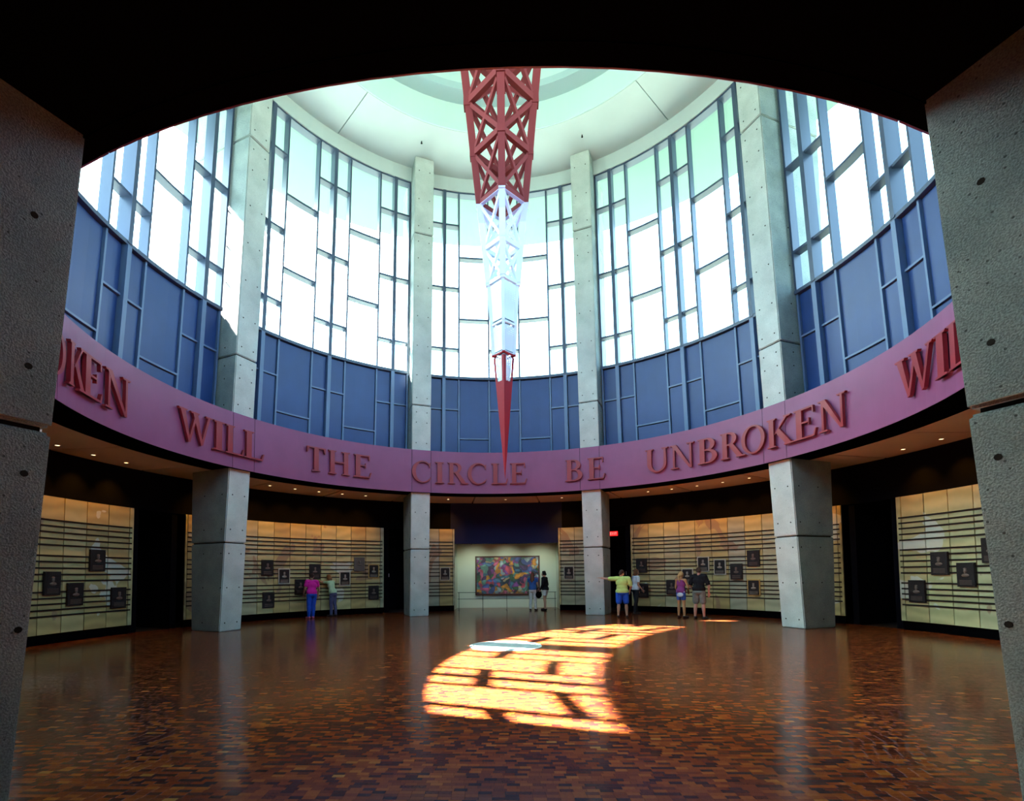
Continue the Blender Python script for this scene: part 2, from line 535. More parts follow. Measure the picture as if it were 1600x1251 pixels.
def make_blocks(name, C):
    n = len(C)
    b = 0.0010
    hl, hw = BL / 2 - 0.0006, BW / 2 - 0.0005
    sx = np.array([-1, 1, 1, -1.0]); sy = np.array([-1, -1, 1, 1.0])
    tilt = RNG.normal(0, 0.0020, n); slope = RNG.normal(0, 0.0026, n)
    zt = RNG.uniform(-0.0002, 0.0001, n)
    V = np.zeros((n, 12, 3))
    for k in range(4):
        z = zt + tilt * sx[k] * hl + slope * sy[k] * hw
        V[:, k] = np.stack([C[:, 0] + sx[k] * (hl - b), C[:, 1] + sy[k] * (hw - b), z], 1)
        V[:, 4 + k] = np.stack([C[:, 0] + sx[k] * hl, C[:, 1] + sy[k] * hw, z - b], 1)
        V[:, 8 + k] = np.stack([C[:, 0] + sx[k] * hl, C[:, 1] + sy[k] * hw, np.full(n, -0.0125)], 1)
    base = [(0, 1, 2, 3)] + [(4 + i, 4 + (i + 1) % 4, (i + 1) % 4, i) for i in range(4)] + [(8 + i, 8 + (i + 1) % 4, 4 + (i + 1) % 4, 4 + i) for i in range(4)]
    F = (np.array(base)[None] + (np.arange(n) * 12)[:, None, None]).reshape(-1, 4)
    me = bpy.data.meshes.new(name)
    me.vertices.add(n * 12)
    me.vertices.foreach_set('co', V.reshape(-1))
    me.loops.add(F.size)
    me.loops.foreach_set('vertex_index', F.reshape(-1).astype(np.int32))
    me.polygons.add(len(F))
    me.polygons.foreach_set('loop_start', (np.arange(len(F)) * 4).astype(np.int32))
    tone = np.clip(RNG.beta(2.0, 2.2, n), 0, 1)
    a = me.attributes.new('tone', 'FLOAT', 'FACE')
    a.data.foreach_set('value', np.repeat(tone, 9).astype(np.float32))
    me.materials.append(WOOD)
    me.update(calc_edges=True)
    me.shade_flat()
    return me

bo = link(bpy.data.objects.new('wood_blocks', make_blocks('wood_blocks', cent[~is_near])), floor)
bo['kind'] = 'stuff'
variants = [make_blocks('wood_block', np.zeros((1, 2))) for _ in range(30)]
for i in near:
    o = link(bpy.data.objects.new('wood_block', variants[int(RNG.integers(30))]), floor)
    o.location = (cent[i, 0], cent[i, 1], 0)

md = MB(); md.arc(0.02, 0.74, 0, 360, -0.012, 0.004, 64, True)
md = md.build('floor_medallion', MEDAL)
tag(md, 'round pale green glass medallion set in the wood floor under the spire tip', 'medallion')
rm_ = MB(); rm_.arc(0.75, 0.82, 0, 360, -0.012, 0.006, 64, True)
rm_.build('medallion_rim', mat('medallion_rim', (0.5, 0.62, 0.6), 0.3), md)

# ------------------------------------------------------------------ drum, panels and windows
BAYS = [0, -45, 45, -90, 90, -135, 135, 180]
VERT = [(-19.7, 'thin'), (-15.87, 'thick'), (-11.9, 'thin'), (-4.0, 'thin'), (0, 'thick'), (4.0, 'thin'), (11.9, 'thin'), (15.87, 'thick'), (19.7, 'thin')]
ZS, ZT, ZP = 9.76, 17.39, 6.46
SMALL_T, BIG_T = [16.03, 13.45, 10.95], [14.73, 12.19]
deg = lambda metres, r=8.9: math.degrees(metres / r)

def build_bay_window(parent):
    for a, kind in VERT:
        hw = 0.065 if kind == 'thick' else 0.03
        ri, ro = (0.66, 1.0) if kind == 'thick' else (0.72, 0.99)
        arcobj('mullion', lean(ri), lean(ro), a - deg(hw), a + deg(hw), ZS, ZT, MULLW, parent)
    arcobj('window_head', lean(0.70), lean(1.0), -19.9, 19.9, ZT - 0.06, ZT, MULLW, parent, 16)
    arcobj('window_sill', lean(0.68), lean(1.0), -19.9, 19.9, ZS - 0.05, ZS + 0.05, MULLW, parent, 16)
    for (a0, k0), (a1, k1) in zip(VERT[:-1], VERT[1:]):
        big = a1 - a0 > 6
        cuts = sorted(BIG_T if big else SMALL_T)
        e0 = a0 + deg(0.065 if k0 == 'thick' else 0.03)
        e1 = a1 - deg(0.065 if k1 == 'thick' else 0.03)
        n = 2 if big else 1
        for z in cuts:
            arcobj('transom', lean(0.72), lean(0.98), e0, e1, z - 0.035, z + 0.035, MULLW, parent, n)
        zz = [ZS + 0.05] + cuts + [ZT - 0.06]
        for z0, z1 in zip(zz[:-1], zz[1:]):
            lo = z0 + (0.035 if z0 in cuts else 0)
            hi = z1 - (0.035 if z1 in cuts else 0)
            b = MB()
            v = [pol(e0, lean(0.93)(lo), lo), pol(e1, lean(0.93)(lo), lo), pol(e1, lean(0.93)(hi), hi), pol(e0, lean(0.93)(hi), hi)]
            b.add(v, [(0, 1, 2, 3)])
            b.build('pane', GLASS, parent)

def build_bay_panels(parent):
    for a, kind in VERT:
        hw = 0.065 if kind == 'thick' else 0.028
        ri, ro = (0.66, 0.95) if kind == 'thick' else (0.74, 0.95)
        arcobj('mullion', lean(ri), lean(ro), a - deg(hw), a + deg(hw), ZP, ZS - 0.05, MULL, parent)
    for (a0, k0), (a1, k1) in zip(VERT[:-1], VERT[1:]):
        big = a1 - a0 > 6
        zc = 7.27 if big else 8.46
        e0 = a0 + deg(0.065 if k0 == 'thick' else 0.028)
        e1 = a1 - deg(0.065 if k1 == 'thick' else 0.028)
        n = 3 if big else 2
        arcobj('panel_rail', lean(0.74), lean(0.95), e0, e1, zc - 0.025, zc + 0.025, MULL, parent, n)
        for z0, z1 in ((ZP, zc - 0.025), (zc + 0.025, ZS - 0.05)):
            b = MB()
            g = deg(0.02)
            b.arc(lean(0.80), lean(0.88), e0 + g, e1 - g, z0 + 0.02, z1 - 0.02, n)
            b.build('wall_panel', PANEL, parent)

w1 = empty('window_1', (0, 0, 0), 0, kind=S)
build_bay_window(w1)
drum = ring('wall_drum', lean(0.90), lean(1.05), ZP - 0.06, ZS, MULL)
tag(drum, kind=S)
pw1 = empty('wall_drum_panels', (0, 0, 0), 0, kind=S)
build_bay_panels(pw1)
for i, a in enumerate(BAYS[1:], 2):
    c = copy_tree(w1); c.name = 'window_%d' % i; c.rotation_euler = (0, 0, -math.radians(a))
    c = copy_tree(pw1); c.rotation_euler = (0, 0, -math.radians(a))
tag(ring('wall_drum_head', lean(0.66), lean(1.05), ZT, 17.95, PLASTER), kind=S)

# ------------------------------------------------------------------ stepped ceiling of radial plaster panels
ceil = ring('ceiling', 6.35, 9.0, 18.00, 18.30, PLASTER)
tag(ceil, kind=S)
for k in range(8):
    a0 = -90 + k * 45 + 45
    cp = MB()
    cp.arc(6.345, 8.75, a0 + 0.12, a0 + 44.88, 17.93, 18.0, 20)
    cp.build('ceiling_panel', PLASTER, ceil)
tag(ring('trim_1', 6.30, 6.34, 17.94, 18.95, PLASTER_G), kind=S)
tag(ring('trim_2', 5.72, 6.6, 18.95, 19.2, PLASTER_B), kind=S)
tag(ring('trim_3', 5.72, 5.9, 19.2, 20.4, PLASTER_G), kind=S)
top = MB(); top.disc((0, 0, 20.4), (0, 0, 1), 6.2, 64, 0.2)
tag(top.build('ceiling_crown', PLASTER_B), kind=S)
for sgn in (-1, 1):
    s = MB()
    x, y, _ = pol(sgn * 24.8, 7.17)
    s.disc((x, y, 17.87), (0, 0, 1), 0.02, 10, 0.06)
    s.disc((x, y, 17.85), (0, 0, 1), 0.036, 10, 0.012)
    s = s.build('ceiling_sprinkler', BLACK)
    tag(s, 'small dark sprinkler head in the white ceiling above the %s middle column' % ('left' if sgn < 0 else 'right'), 'sprinkler', 'ceiling sprinklers')

# roof outside: overhang, lower roof deck
tag(ring('roof_overhang', lean(1.05), 13.85, 18.65, 19.05, EXTERIOR), kind=S)
tag(ring('roof_cap', 5.0, 9.2, 20.62, 20.8, ROOFING), kind=S)
tag(ring('roof_deck', lean(1.0), 21.0, 6.55, 6.85, ROOFING), kind=S)  # unseen deck, widened past the ring to bounce sun up to the ceiling
tag(ring('wall_roof_curb', 8.2, 9.1, 18.30, 20.62, EXTERIOR), kind=S)

# ------------------------------------------------------------------ columns
COLZ = [0.0, 2.64, 8.28, 14.97, 17.95]
def rout(z):
    return 10.24 + 0.03 * min(z, 5.5)
HOLE_Z = [0.25, 1.30, 2.32, 3.04, 4.08, 6.80, 7.60, 8.00, 8.56, 9.45, 10.6, 11.75, 12.9, 14.0, 14.65, 15.25, 16.3, 17.4]
HWID = 0.374

def build_column(root):
    for z0, z1 in zip(COLZ[:-1], COLZ[1:]):
        a = z0 + (0.018 if z0 > 0 else 0.0); b_ = z1 - 0.018
        bm = bmesh.new()
        vs = []
        for z in (a, b_):
            ri, ro = 9 - LEAN * z, rout(z)
            for x, y in ((-HWID, ri), (HWID, ri), (HWID, ro), (-HWID, ro)):
                vs.append(bm.verts.new((x, y, z)))
        for f in ((3, 2, 1, 0), (4, 5, 6, 7), (0, 1, 5, 4), (1, 2, 6, 5), (2, 3, 7, 6), (3, 0, 4, 7)):
            bm.faces.new([vs[i] for i in f])
        bmesh.ops.bevel(bm, geom=bm.edges[:], offset=0.022, segments=2, affect='EDGES')
        bmesh.ops.recalc_face_normals(bm, faces=bm.faces[:])
        me = bpy.data.meshes.new('column_section'); bm.to_mesh(me); bm.free()
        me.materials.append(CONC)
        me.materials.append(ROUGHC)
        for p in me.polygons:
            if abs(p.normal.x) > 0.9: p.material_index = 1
        link(bpy.data.objects.new('column_section', me), root)
    core = MB()
    for z in COLZ[1:-1]:
        core.box(-HWID + 0.05, HWID - 0.05, 9 - LEAN * z + 0.05, rout(z) - 0.05, z - 0.03, z + 0.03)
    core.build('joint_filler', HOLE, root)
    for z in HOLE_Z:
        for sx in (-0.21, 0.21):
            h = MB(); h.disc((sx, 9 - LEAN * z - 0.001, z), (0, -1, LEAN * -1), 0.021, 8, 0.004)
            h.build('tie_hole', HOLE, root)
        for s in (-1, 1):
            for yy in (8.98, 9.75):
                if yy < 9 - LEAN * z + 0.05: continue
                if z > 9.9 and yy > 9.0: continue
                h = MB(); h.disc((s * (HWID - 0.001), yy, z), (s, 0, 0), 0.022, 8, 0.004)
                h.build('tie_hole', HOLE, root)

COLS = [(-22.5, 'leaning concrete column left of the centre, between the spire and the pink-shirted visitor'),
        (22.5, 'leaning concrete column right of the centre, beside the visitor with outstretched arm'),
        (-67.5, 'tall leaning concrete column in the left half, where the band reads WILL'),
        (67.5, 'tall leaning concrete column in the right half, under the O and K of UNBROKEN'),
        (-157.5, 'dark rough concrete column nearest the camera at the left edge'),
        (157.5, 'rough concrete column nearest the camera at the right edge'),
        (-112.5, 'leaning concrete column hidden behind the near left column'),
        (112.5, 'leaning concrete column hidden behind the near right column')]
c0 = None
for a, lab in COLS:
    if c0 is None:
        c0 = empty('concrete_column', (0, 0, 0), -math.radians(a), lab, 'column', 'eight leaning columns around the hall')
        build_column(c0)
        c = c0
    else:
        c = copy_tree(c0)
        c.rotation_euler = (0, 0, -math.radians(a))
        c['label'] = lab
# put each root at the column's own base
for c in [o for o in COL.objects if o.name.startswith('concrete_column')]:
    a = -c.rotation_euler[2]
    c.location = (9.6 * math.sin(a), 9.6 * math.cos(a), 0)
for me in {ch.data for ch in c0.children}:
    me.transform(Matrix.Translation((0, -9.6, 0)))

# ------------------------------------------------------------------ lettered band
BZ0, BZ1, BR = 4.856, 6.518, 8.553
band = ring('trim_4', BR + 0.012, BR + 0.16, BZ0, BZ1, BLACK, None, 160)
tag(band, kind=S)
CA = [-157.5, -112.5, -67.5, -22.5, 22.5, 67.5, 112.5, 157.5]
seams = sorted([a - 2.55 for a in CA] + [a + 2.55 for a in CA])
for i, a0 in enumerate(seams):
    a1 = seams[(i + 1) % len(seams)]
    if a1 < a0: a1 += 360
    arcobj('band_panel', BR, BR + 0.012, a0 + 0.05, a1 - 0.05, BZ0 - 0.004, BZ1, BAND, band, max(2, int((a1 - a0) / 2)))
tag(ring('trim_5', BR + 0.02, 9.30, BZ1 - 0.10, BZ1 - 0.02, BLACK), kind=S)
tag(ring('trim_6', BR + 0.02, 9.47, BZ0 + 0.005, BZ0 + 0.08, BLACK), kind=S)  # near-black ring under the band

def arcpts(cx, cy, rx, ry, a0, a1, n):
    return [(cx + rx * math.cos(math.radians(a0 + (a1 - a0) * i / n)), cy + ry * math.sin(math.radians(a0 + (a1 - a0) * i / n))) for i in range(n + 1)]

def strip(o, i):
    return [[o[k], o[k + 1], i[k + 1], i[k]] for k in range(len(o) - 1)]

def serif(x0, x1, y, up):
    h = 0.05
    return [[(x0, y), (x1, y), (x1 - 0.03, y + up * h), (x0 + 0.03, y + up * h)]]

def stem(x, t=0.17, y0=0.0, y1=1.0, top=True, bot=True):
    p = [[(x, y0), (x + t, y0), (x + t, y1), (x, y1)]]
    if top: p += serif(x - 0.08, x + t + 0.08, y1, -1)
    if bot: p += serif(x - 0.08, x + t + 0.08, y0, 1)
    return p

def glyph(ch):
    P = []
    if ch == 'I':
        P = stem(0.08); W = 0.33
    elif ch == 'L':
        P = stem(0.08) + [[(0.2, 0), (0.62, 0), (0.62, 0.055), (0.2, 0.055)], [(0.56, 0.0), (0.62, 0.0), (0.67, 0.25), (0.63, 0.25)]]; W = 0.68
    elif ch == 'T':
        P = stem(0.27, top=False) + [[(0.0, 0.945), (0.71, 0.945), (0.71, 1), (0.0, 1)], [(0, 1), (0.0, 0.76), (0.035, 0.76), (0.08, 0.95)], [(0.71, 1), (0.63, 0.95), (0.675, 0.76), (0.71, 0.76)]]; W = 0.71
    elif ch == 'H':
        P = stem(0.08) + stem(0.62) + [[(0.2, 0.49), (0.66, 0.49), (0.66, 0.55), (0.2, 0.55)]]; W = 0.87
    elif ch == 'E':
        P = stem(0.08) + [[(0.2, 0), (0.62, 0), (0.62, 0.055), (0.2, 0.055)], [(0.57, 0), (0.62, 0), (0.68, 0.24), (0.64, 0.24)],
                          [(0.2, 0.945), (0.6, 0.945), (0.6, 1), (0.2, 1)], [(0.56, 0.95), (0.6, 1), (0.61, 0.77), (0.575, 0.77)],
                          [(0.2, 0.5), (0.47, 0.5), (0.47, 0.555), (0.2, 0.555)], [(0.44, 0.42), (0.47, 0.42), (0.47, 0.64), (0.44, 0.64)]]; W = 0.68
    elif ch == 'C':
        o = arcpts(0.5, 0.5, 0.5, 0.52, 42, 318, 26); i = arcpts(0.535, 0.5, 0.36, 0.465, 47, 313, 26)
        P = strip(o, i) + [[(0.82, 0.70), (0.865, 0.70), (0.875, 0.96), (0.835, 0.93), (0.80, 0.82)], [(0.80, 0.14), (0.84, 0.10), (0.90, 0.24), (0.865, 0.25)]]; W = 0.9
    elif ch == 'O':
        o = arcpts(0.5, 0.5, 0.5, 0.52, 0, 360, 36); i = arcpts(0.5, 0.5, 0.345, 0.465, 0, 360, 36)
        P = strip(o, i); W = 1.0
    elif ch == 'U':
        o = arcpts(0.43, 0.36, 0.35, 0.38, 180, 360, 18); i = arcpts(0.46, 0.36, 0.22, 0.315, 180, 360, 18)
        P = strip(o, i) + [[(0.08, 0.36), (0.24, 0.36), (0.24, 1), (0.08, 1)], [(0.68, 0.36), (0.78, 0.36), (0.76, 1), (0.69, 1)]]
        P += serif(0.0, 0.32, 1, -1) + serif(0.60, 0.86, 1, -1); W = 0.86
    elif ch in 'BR':
        o = arcpts(0.34, 0.75, 0.27, 0.25, 90, -90, 14); i = arcpts(0.31, 0.75, 0.145, 0.195, 90, -90, 14)
        P = stem(0.08) + strip(o, i) + [[(0.2, 0.945), (0.34, 0.945), (0.34, 1), (0.2, 1)], [(0.2, 0.5), (0.34, 0.5), (0.34, 0.555), (0.2, 0.555)]]
        if ch == 'B':
            o = arcpts(0.36, 0.275, 0.32, 0.275, 90, -90, 14); i = arcpts(0.33, 0.275, 0.18, 0.22, 90, -90, 14)
            P += strip(o, i) + [[(0.2, 0), (0.36, 0), (0.36, 0.055), (0.2, 0.055)]]; W = 0.69
        else:
            P += [[(0.30, 0.52), (0.47, 0.55), (0.80, 0.05), (0.62, 0.02)]] + serif(0.56, 0.93, 0, 1); W = 0.88
    elif ch == 'K':
        P = stem(0.08) + [[(0.25, 0.42), (0.36, 0.50), (0.76, 0.98), (0.68, 0.98)], [(0.30, 0.52), (0.46, 0.60), (0.88, 0.02), (0.68, 0.02)]]
        P += serif(0.60, 0.88, 1, -1) + serif(0.60, 0.98, 0, 1); W = 0.95
    elif ch == 'N':
        P = [[(0.12, 0), (0.19, 0), (0.19, 1), (0.12, 1)], [(0.74, -0.02), (0.81, -0.02), (0.81, 1), (0.74, 1)], [(0.06, 1), (0.25, 1), (0.81, -0.03), (0.72, -0.03)]]
        P += serif(0.02, 0.32, 0, 1) + serif(0.62, 0.92, 1, -1) + serif(0.0, 0.25, 1, -1); W = 0.92
    elif ch == 'W':
        P = [[(0.06, 1), (0.24, 1), (0.46, 0.0), (0.39, -0.03)], [(0.37, -0.03), (0.46, 0.02), (0.68, 0.86), (0.62, 0.92)],
             [(0.52, 1), (0.70, 1), (0.92, 0.0), (0.85, -0.03)], [(0.83, -0.03), (0.92, 0.02), (1.17, 1), (1.10, 1)]]
        P += serif(0.0, 0.34, 1, -1) + serif(0.44, 0.78, 1, -1) + serif(1.0, 1.26, 1, -1); W = 1.26
    return P, W

LZ0, LH = 5.225, 0.835
def place_letter(ch, a0, a1, src=None):
    P, W = glyph(ch)
    span = a1 - a0
    mid = (a0 + a1) / 2
    b = MB()
    for poly in P:
        v = []
        ar = sum(poly[i][0] * poly[(i + 1) % len(poly)][1] - poly[(i + 1) % len(poly)][0] * poly[i][1] for i in range(len(poly)))
        if ar < 0: poly = poly[::-1]
        for rr in (BR - 0.11, BR - 0.035):
            for x, y in poly:
                a = math.radians((x / W - 0.5) * span)
                v.append((rr * math.sin(a), rr * math.cos(a), y * LH))
        n = len(poly)
        f = [tuple(range(n)), tuple(range(n, 2 * n))[::-1]] + [(i, n + i, n + (i + 1) % n, (i + 1) % n) for i in range(n)]
        b.add(v, f)
    # two stand-off pins hold each letter to the band
    for s in (-0.2, 0.2):
        a = math.radians(s * span)
        x, y = (BR - 0.05) * math.sin(a), (BR - 0.05) * math.cos(a)
    o = b.build('letter', LETTER, band)
    bm = bmesh.new(); bm.from_mesh(o.data); bmesh.ops.recalc_face_normals(bm, faces=bm.faces[:]); bm.to_mesh(o.data); bm.free()
    o.location = (0, 0, LZ0)
    o.rotation_euler = (0, 0, -math.radians(mid))
    return o

TEXT = [('W', -83.5, -75.5), ('I', -75.3, -72.6), ('L', -72.4, -67.8), ('L', -68.0, -63.0),
        ('T', -52.5, -47.8), ('H', -47.1, -41.5), ('E', -40.6, -35.9),
        ('C', -25.2, -20.1), ('I', -19.0, -16.5), ('R', -15.6, -10.2), ('C', -10.2, -5.0), ('L', -3.8, 0.8), ('E', 1.3, 5.9),
        ('B', 16.1, 20.8), ('E', 22.0, 26.7),
        ('U', 37.0, 42.9), ('N', 43.2, 49.3), ('B', 50.0, 54.8), ('R', 55.5, 61.1), ('O', 60.5, 65.9), ('K', 66.4, 72.3), ('E', 72.4, 77.4), ('N', 77.8, 83.9),
        ('W', 94.5, 102.7), ('I', 102.8, 105.6), ('L', 105.8, 110.4), ('L', 110.5, 115.2),
        ('K', -108.9, -104.9), ('E', -105.5, -100.8), ('N', -100.4, -94.5), ('O', -115.2, -109.8), ('R', -121.0, -115.4), ('B', -126.4, -121.6)]
for t in TEXT:
    place_letter(*t)

# ------------------------------------------------------------------ ambulatory: soffit, dark walls
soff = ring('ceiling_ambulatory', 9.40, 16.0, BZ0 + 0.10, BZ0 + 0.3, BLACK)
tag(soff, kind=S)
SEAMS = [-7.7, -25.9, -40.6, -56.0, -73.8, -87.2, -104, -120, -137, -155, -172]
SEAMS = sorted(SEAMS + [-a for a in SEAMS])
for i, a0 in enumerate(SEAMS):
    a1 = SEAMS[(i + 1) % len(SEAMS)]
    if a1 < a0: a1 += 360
    arcobj('soffit_panel', 9.47, 11.6, a0 + 0.17, a1 - 0.17, BZ0 + 0.004, BZ0 + 0.11, SOFFIT if abs((a0 + a1) / 2) < 125 else BLACK, soff, max(3, int((a1 - a0) / 2)))  # unseen panels near the camera turned black to cut bounced light

WR = 11.30
WZ0, WZ1 = 0.25, 3.67
tag(ring('wall_back', 13.6, 13.9, -0.1, 6.56, DARKWALL), kind=S)
# dark fascia above the display walls, lower above the mural recess
arcs = [(-168, -12.6, 3.68), (12.6, 168, 3.68)]
for k, (a0, a1, z0) in enumerate(arcs):
    tag(arcobj('wall_fascia_%s' % ('left', 'right')[k], 11.44, 11.7, a0, a1, z0, BZ0 + 0.05, DARKWALL, None, 80), kind=S)
    tag(arcobj('ceiling_passage_%s' % ('left', 'right')[k], 11.6, 13.65, a0, a1, 3.78, 3.9, BLACK, None, 80), kind=S)
tag(arcobj('wall_fascia_mural', 11.40, 11.7, -12.7, 12.7, 3.02, BZ0 + 0.05, BLUEFASCIA, None, 16), kind=S)

def display_wall(name, a0, a1, seam_list, lab):
    """stone-clad display wall: plinth, slabs between seams, fifteen bronze staff bars"""
    root = empty(name, pol((a0 + a1) / 2, WR), 0, kind=S)
    inv = Matrix.Translation(-Vector(root.location))
    def put(o):
        o.parent = root
        o.data.transform(inv)
        return o
    n = max(2, int((a1 - a0)))
    put(arcobj('wall_core', WR + 0.035, WR + 0.18, a0, a1, WZ0, WZ1, BLACK, None, n))
    put(arcobj('plinth', WR + 0.06, WR + 0.17, a0 + 0.15, a1 - 0.15, 0.0, WZ0, BLACK, None, n))
    cuts = [a0] + [s for s in seam_list if a0 < s < a1] + [a1]
    g = 0.055
    for s0, s1 in zip(cuts[:-1], cuts[1:]):
        put(arcobj('stone_slab', WR, WR + 0.04, s0 + g, s1 - g, WZ0, WZ1 - RNG.uniform(0, 0.004), STONE, None, 3))
    for z in BARZ:
        put(arcobj('staff_bar', WR - 0.022, WR - 0.004, a0 + 0.35, a1 - 0.35, z - 0.021, z + 0.021, BAR, None, n))
    return root

BARZ = [3.08, 2.93, 2.78, 2.62, 2.46, 2.19, 2.04, 1.88, 1.72, 1.56, 1.285, 1.13, 0.985, 0.84, 0.69]
step = 3.165
display_wall('wall_left_back', -67.0, -27.8, sorted([-28.6 - step * k for k in range(13)]), '')
display_wall('wall_right_back', 27.8, 67.2, [28.5 + step * k for k in range(13)], '')
display_wall('wall_left', -104.8, -75.35, sorted([-76.05 - step * k for k in range(10)]), '')
display_wall('wall_right', 75.35, 104.8, [76.05 + step * k for k in range(10)], '')
display_wall('wall_mural_left', -19.4, -11.85, [-18.5, -15.4, -12.3], '')
display_wall('wall_mural_right', 11.85, 19.4, [12.4, 15.5, 18.6], '')
for s in (-1, 1):
    tag(arcobj('wall_near_%s' % ('left' if s < 0 else 'right'), WR, WR + 0.2, min(s * 118, s * 166), max(s * 118, s * 166), 0, 3.7, DARKWALL, None, 40), kind=S)
    # the dark side walls of each doorway
    for a in (20.6, 27.0, 68.2, 74.4, 105.6, 117.0):
        tag(arcobj('wall_return', WR + 0.19, 13.6, s * a - 0.45, s * a + 0.45, 0, 3.79, DARKWALL), kind=S)
# small white plates beside the doorways
for s, w_ in ((-1, 'left'), (1, 'right')):
    x, y, _ = pol(s * 24.6, 13.57)
    p = MB(); p.box(-0.05, 0.05, -0.015, 0.015, -0.08, 0.08)
    p.box(-0.012, 0.012, -0.022, -0.015, -0.02, 0.02)
    o = p.build('wall_plate', WHITEP)
    o.location = (x, y, 1.62); o.rotation_euler = (0, 0, -math.radians(s * 24.6))
    tag(o, 'small white wall plate in the dark doorway %s of the mural' % w_, 'wall plate', 'doorway wall plates')

# ------------------------------------------------------------------ mural recess
RY = 13.12
tag(mk('wall_mural', [(-2.52, RY, 0), (2.52, RY, 0), (2.52, RY, 3.25), (-2.52, RY, 3.25), (-2.52, RY + .12, 0), (2.52, RY + .12, 0), (2.52, RY + .12, 3.25), (-2.52, RY + .12, 3.25)],
       [(0, 1, 2, 3), (7, 6, 5, 4), (3, 2, 6, 7), (0, 3, 7, 4), (1, 5, 6, 2)], RECESS), kind=S)
for s, w_ in ((-1, 'left'), (1, 'right')):
    b = MB(); b.box(min(s * 2.42, s * 2.54), max(s * 2.42, s * 2.54), 11.25, RY + .1, 0, 3.25)
    tag(b.build('wall_mural_side_%s' % w_, RECESS), kind=S)
b = MB(); b.box(-2.6, 2.6, 11.45, RY + .1, 3.16, 3.28)
tag(b.build('ceiling_mural', mat('recess_ceiling', (0.20, 0.18, 0.15), 0.8)), kind=S)
bb = MB(); bb.box(-2.42, 2.42, RY - 0.025, RY, 0, 0.10)
tag(bb.build('baseboard_mural', RECESS), kind=S)
mur = empty('wall_painting', (0.04, RY - 0.05, 0.62), 0, 'wide framed painting of crowded bright figures-like colour shapes on the pale end wall', 'painting')
mur['label'] = 'wide many-coloured framed painting on the pale wall of the end recess'
MWd, MHt = 3.14, 1.89
b = MB(); b.box(-MWd / 2 + .05, MWd / 2 - .05, -0.02, 0.04, 0.05, MHt - .05); b.build('canvas', CANVAS, mur)
b = MB()
for x0, x1, z0, z1 in ((-MWd / 2, -MWd / 2 + .07, 0, MHt), (MWd / 2 - .07, MWd / 2, 0, MHt), (-MWd / 2, MWd / 2, 0, .07), (-MWd / 2, MWd / 2, MHt - .07, MHt)):
    b.box(x0, x1, -0.05, 0.04, z0, z1)
b.build('picture_frame', FRAMEW, mur)

rl = empty('guard_rail', (0, 11.55, 0), 0, 'thin dark metal guard rail standing in front of the framed painting', 'railing')
for x in (-2.19, -1.095, 0, 1.095, 2.19):
    p = MB(); p.box(x - 0.012, x + 0.012, -0.02, 0.02, 0, 0.80); po_ = p.build('post', RAIL, rl)
    p = MB(); p.disc((x, 0, 0), (0, 0, 1), 0.05, 12, 0.012); p.build('base_plate', RAIL, po_)
for z in (0.50, 0.80):
    p = MB(); p.beam((-2.25, 0, z), (2.25, 0, z), 0.03, 0.022); p.build('rail', RAIL, rl)

def spot(parent, loc, target, power, col, size=math.radians(80), blend=0.9, rad=0.04):
    ld = bpy.data.lights.new('lamp', 'SPOT')
    ld.energy = power; ld.color = col; ld.spot_size = size; ld.spot_blend = blend; ld.shadow_soft_size = rad
    lo = bpy.data.objects.new('lamp', ld)
    COL.objects.link(lo)
    lo.location = loc
    d = Vector(target) - Vector(loc)
    lo.rotation_euler = d.to_track_quat('-Z', 'Y').to_euler()
    return lo

# three small track lamps under the fascia edge light the painting
for i, x in enumerate((-1.6, 0.0, 1.6)):
    t = empty('picture_lamp', (x, 11.62, 3.10), 0, '%s small silver picture lamp under the blue fascia of the painting recess' % ('left', 'middle', 'right')[i], 'lamp', 'picture lamps')
    p = MB(); p.disc((0, 0.0, -0.05), (0, 0.8, -0.6), 0.03, 12, 0.06); p.build('lamp_head', TRIMR, t)
    p = MB(); p.disc((0, 0.049, -0.087), (0, 0.8, -0.6), 0.024, 12, 0.002); p.build('lamp_lens', LENS, t)
    p = MB(); p.box(-0.008, 0.008, -0.008, 0.008, -0.05, 0.06); p.build('lamp_stem', TRIMR, t)
    spot(None, (x, 11.70, 2.98), (x, RY, 1.3), 60, (0.95, 1.0, 0.80), math.radians(110))

# ------------------------------------------------------------------ soffit downlights (wall washers)
WASH = (1.0, 0.40, 0.02)
DL = []
for grp, lst, rr, where in (('left wall', (-89.2, -83.9, -78.8), 10.85, 'the far left stone wall'),
                            ('right wall', (78.8, 84.2, 89.4), 10.85, 'the far right stone wall'),
                            ('left back wall', (-64.6, -59.6, -54.4, -49.1, -43.9, -38.7, -33.4), 10.33, 'the stone wall left of the mural'),
                            ('right back wall', (33.4, 38.6, 44.0, 49.3, 54.6, 59.8, 64.8), 10.33, 'the stone wall right of the mural'),
                            ('mural', (-14.0, 0.0, 13.6), 10.2, 'the floor before the painting recess')):
    for i, a in enumerate(lst):
        x, y, _ = pol(a, rr)
        t = empty('ceiling_downlight', (x, y, BZ0), -math.radians(a), 'recessed downlight over %s, %s' % (where, ('leftmost in its row', 'second from left', 'third from left', 'fourth from left', 'fifth from left', 'sixth from left', 'seventh from left')[i]), 'downlight', 'downlights of the low ring ceiling')
        p = MB(); p.arc(0.05, 0.075, 0, 360, -0.006, 0.004, 16, True); tr_ = p.build('trim_ring', TRIMR, t)
        p = MB(); p.disc((0, 0, -0.002), (0, 0, 1), 0.05, 14, 0.005); p.build('lamp_lens', LENS, tr_)
        if grp != 'mural' or a != 0:
            tx, ty, _ = pol(a, WR + 0.05)
            lx, ly, _ = pol(a, 10.72)
            spot(None, (x, y, BZ0 - 0.03), (tx, ty, 3.55), 80, WASH, math.radians(72), 1.0)

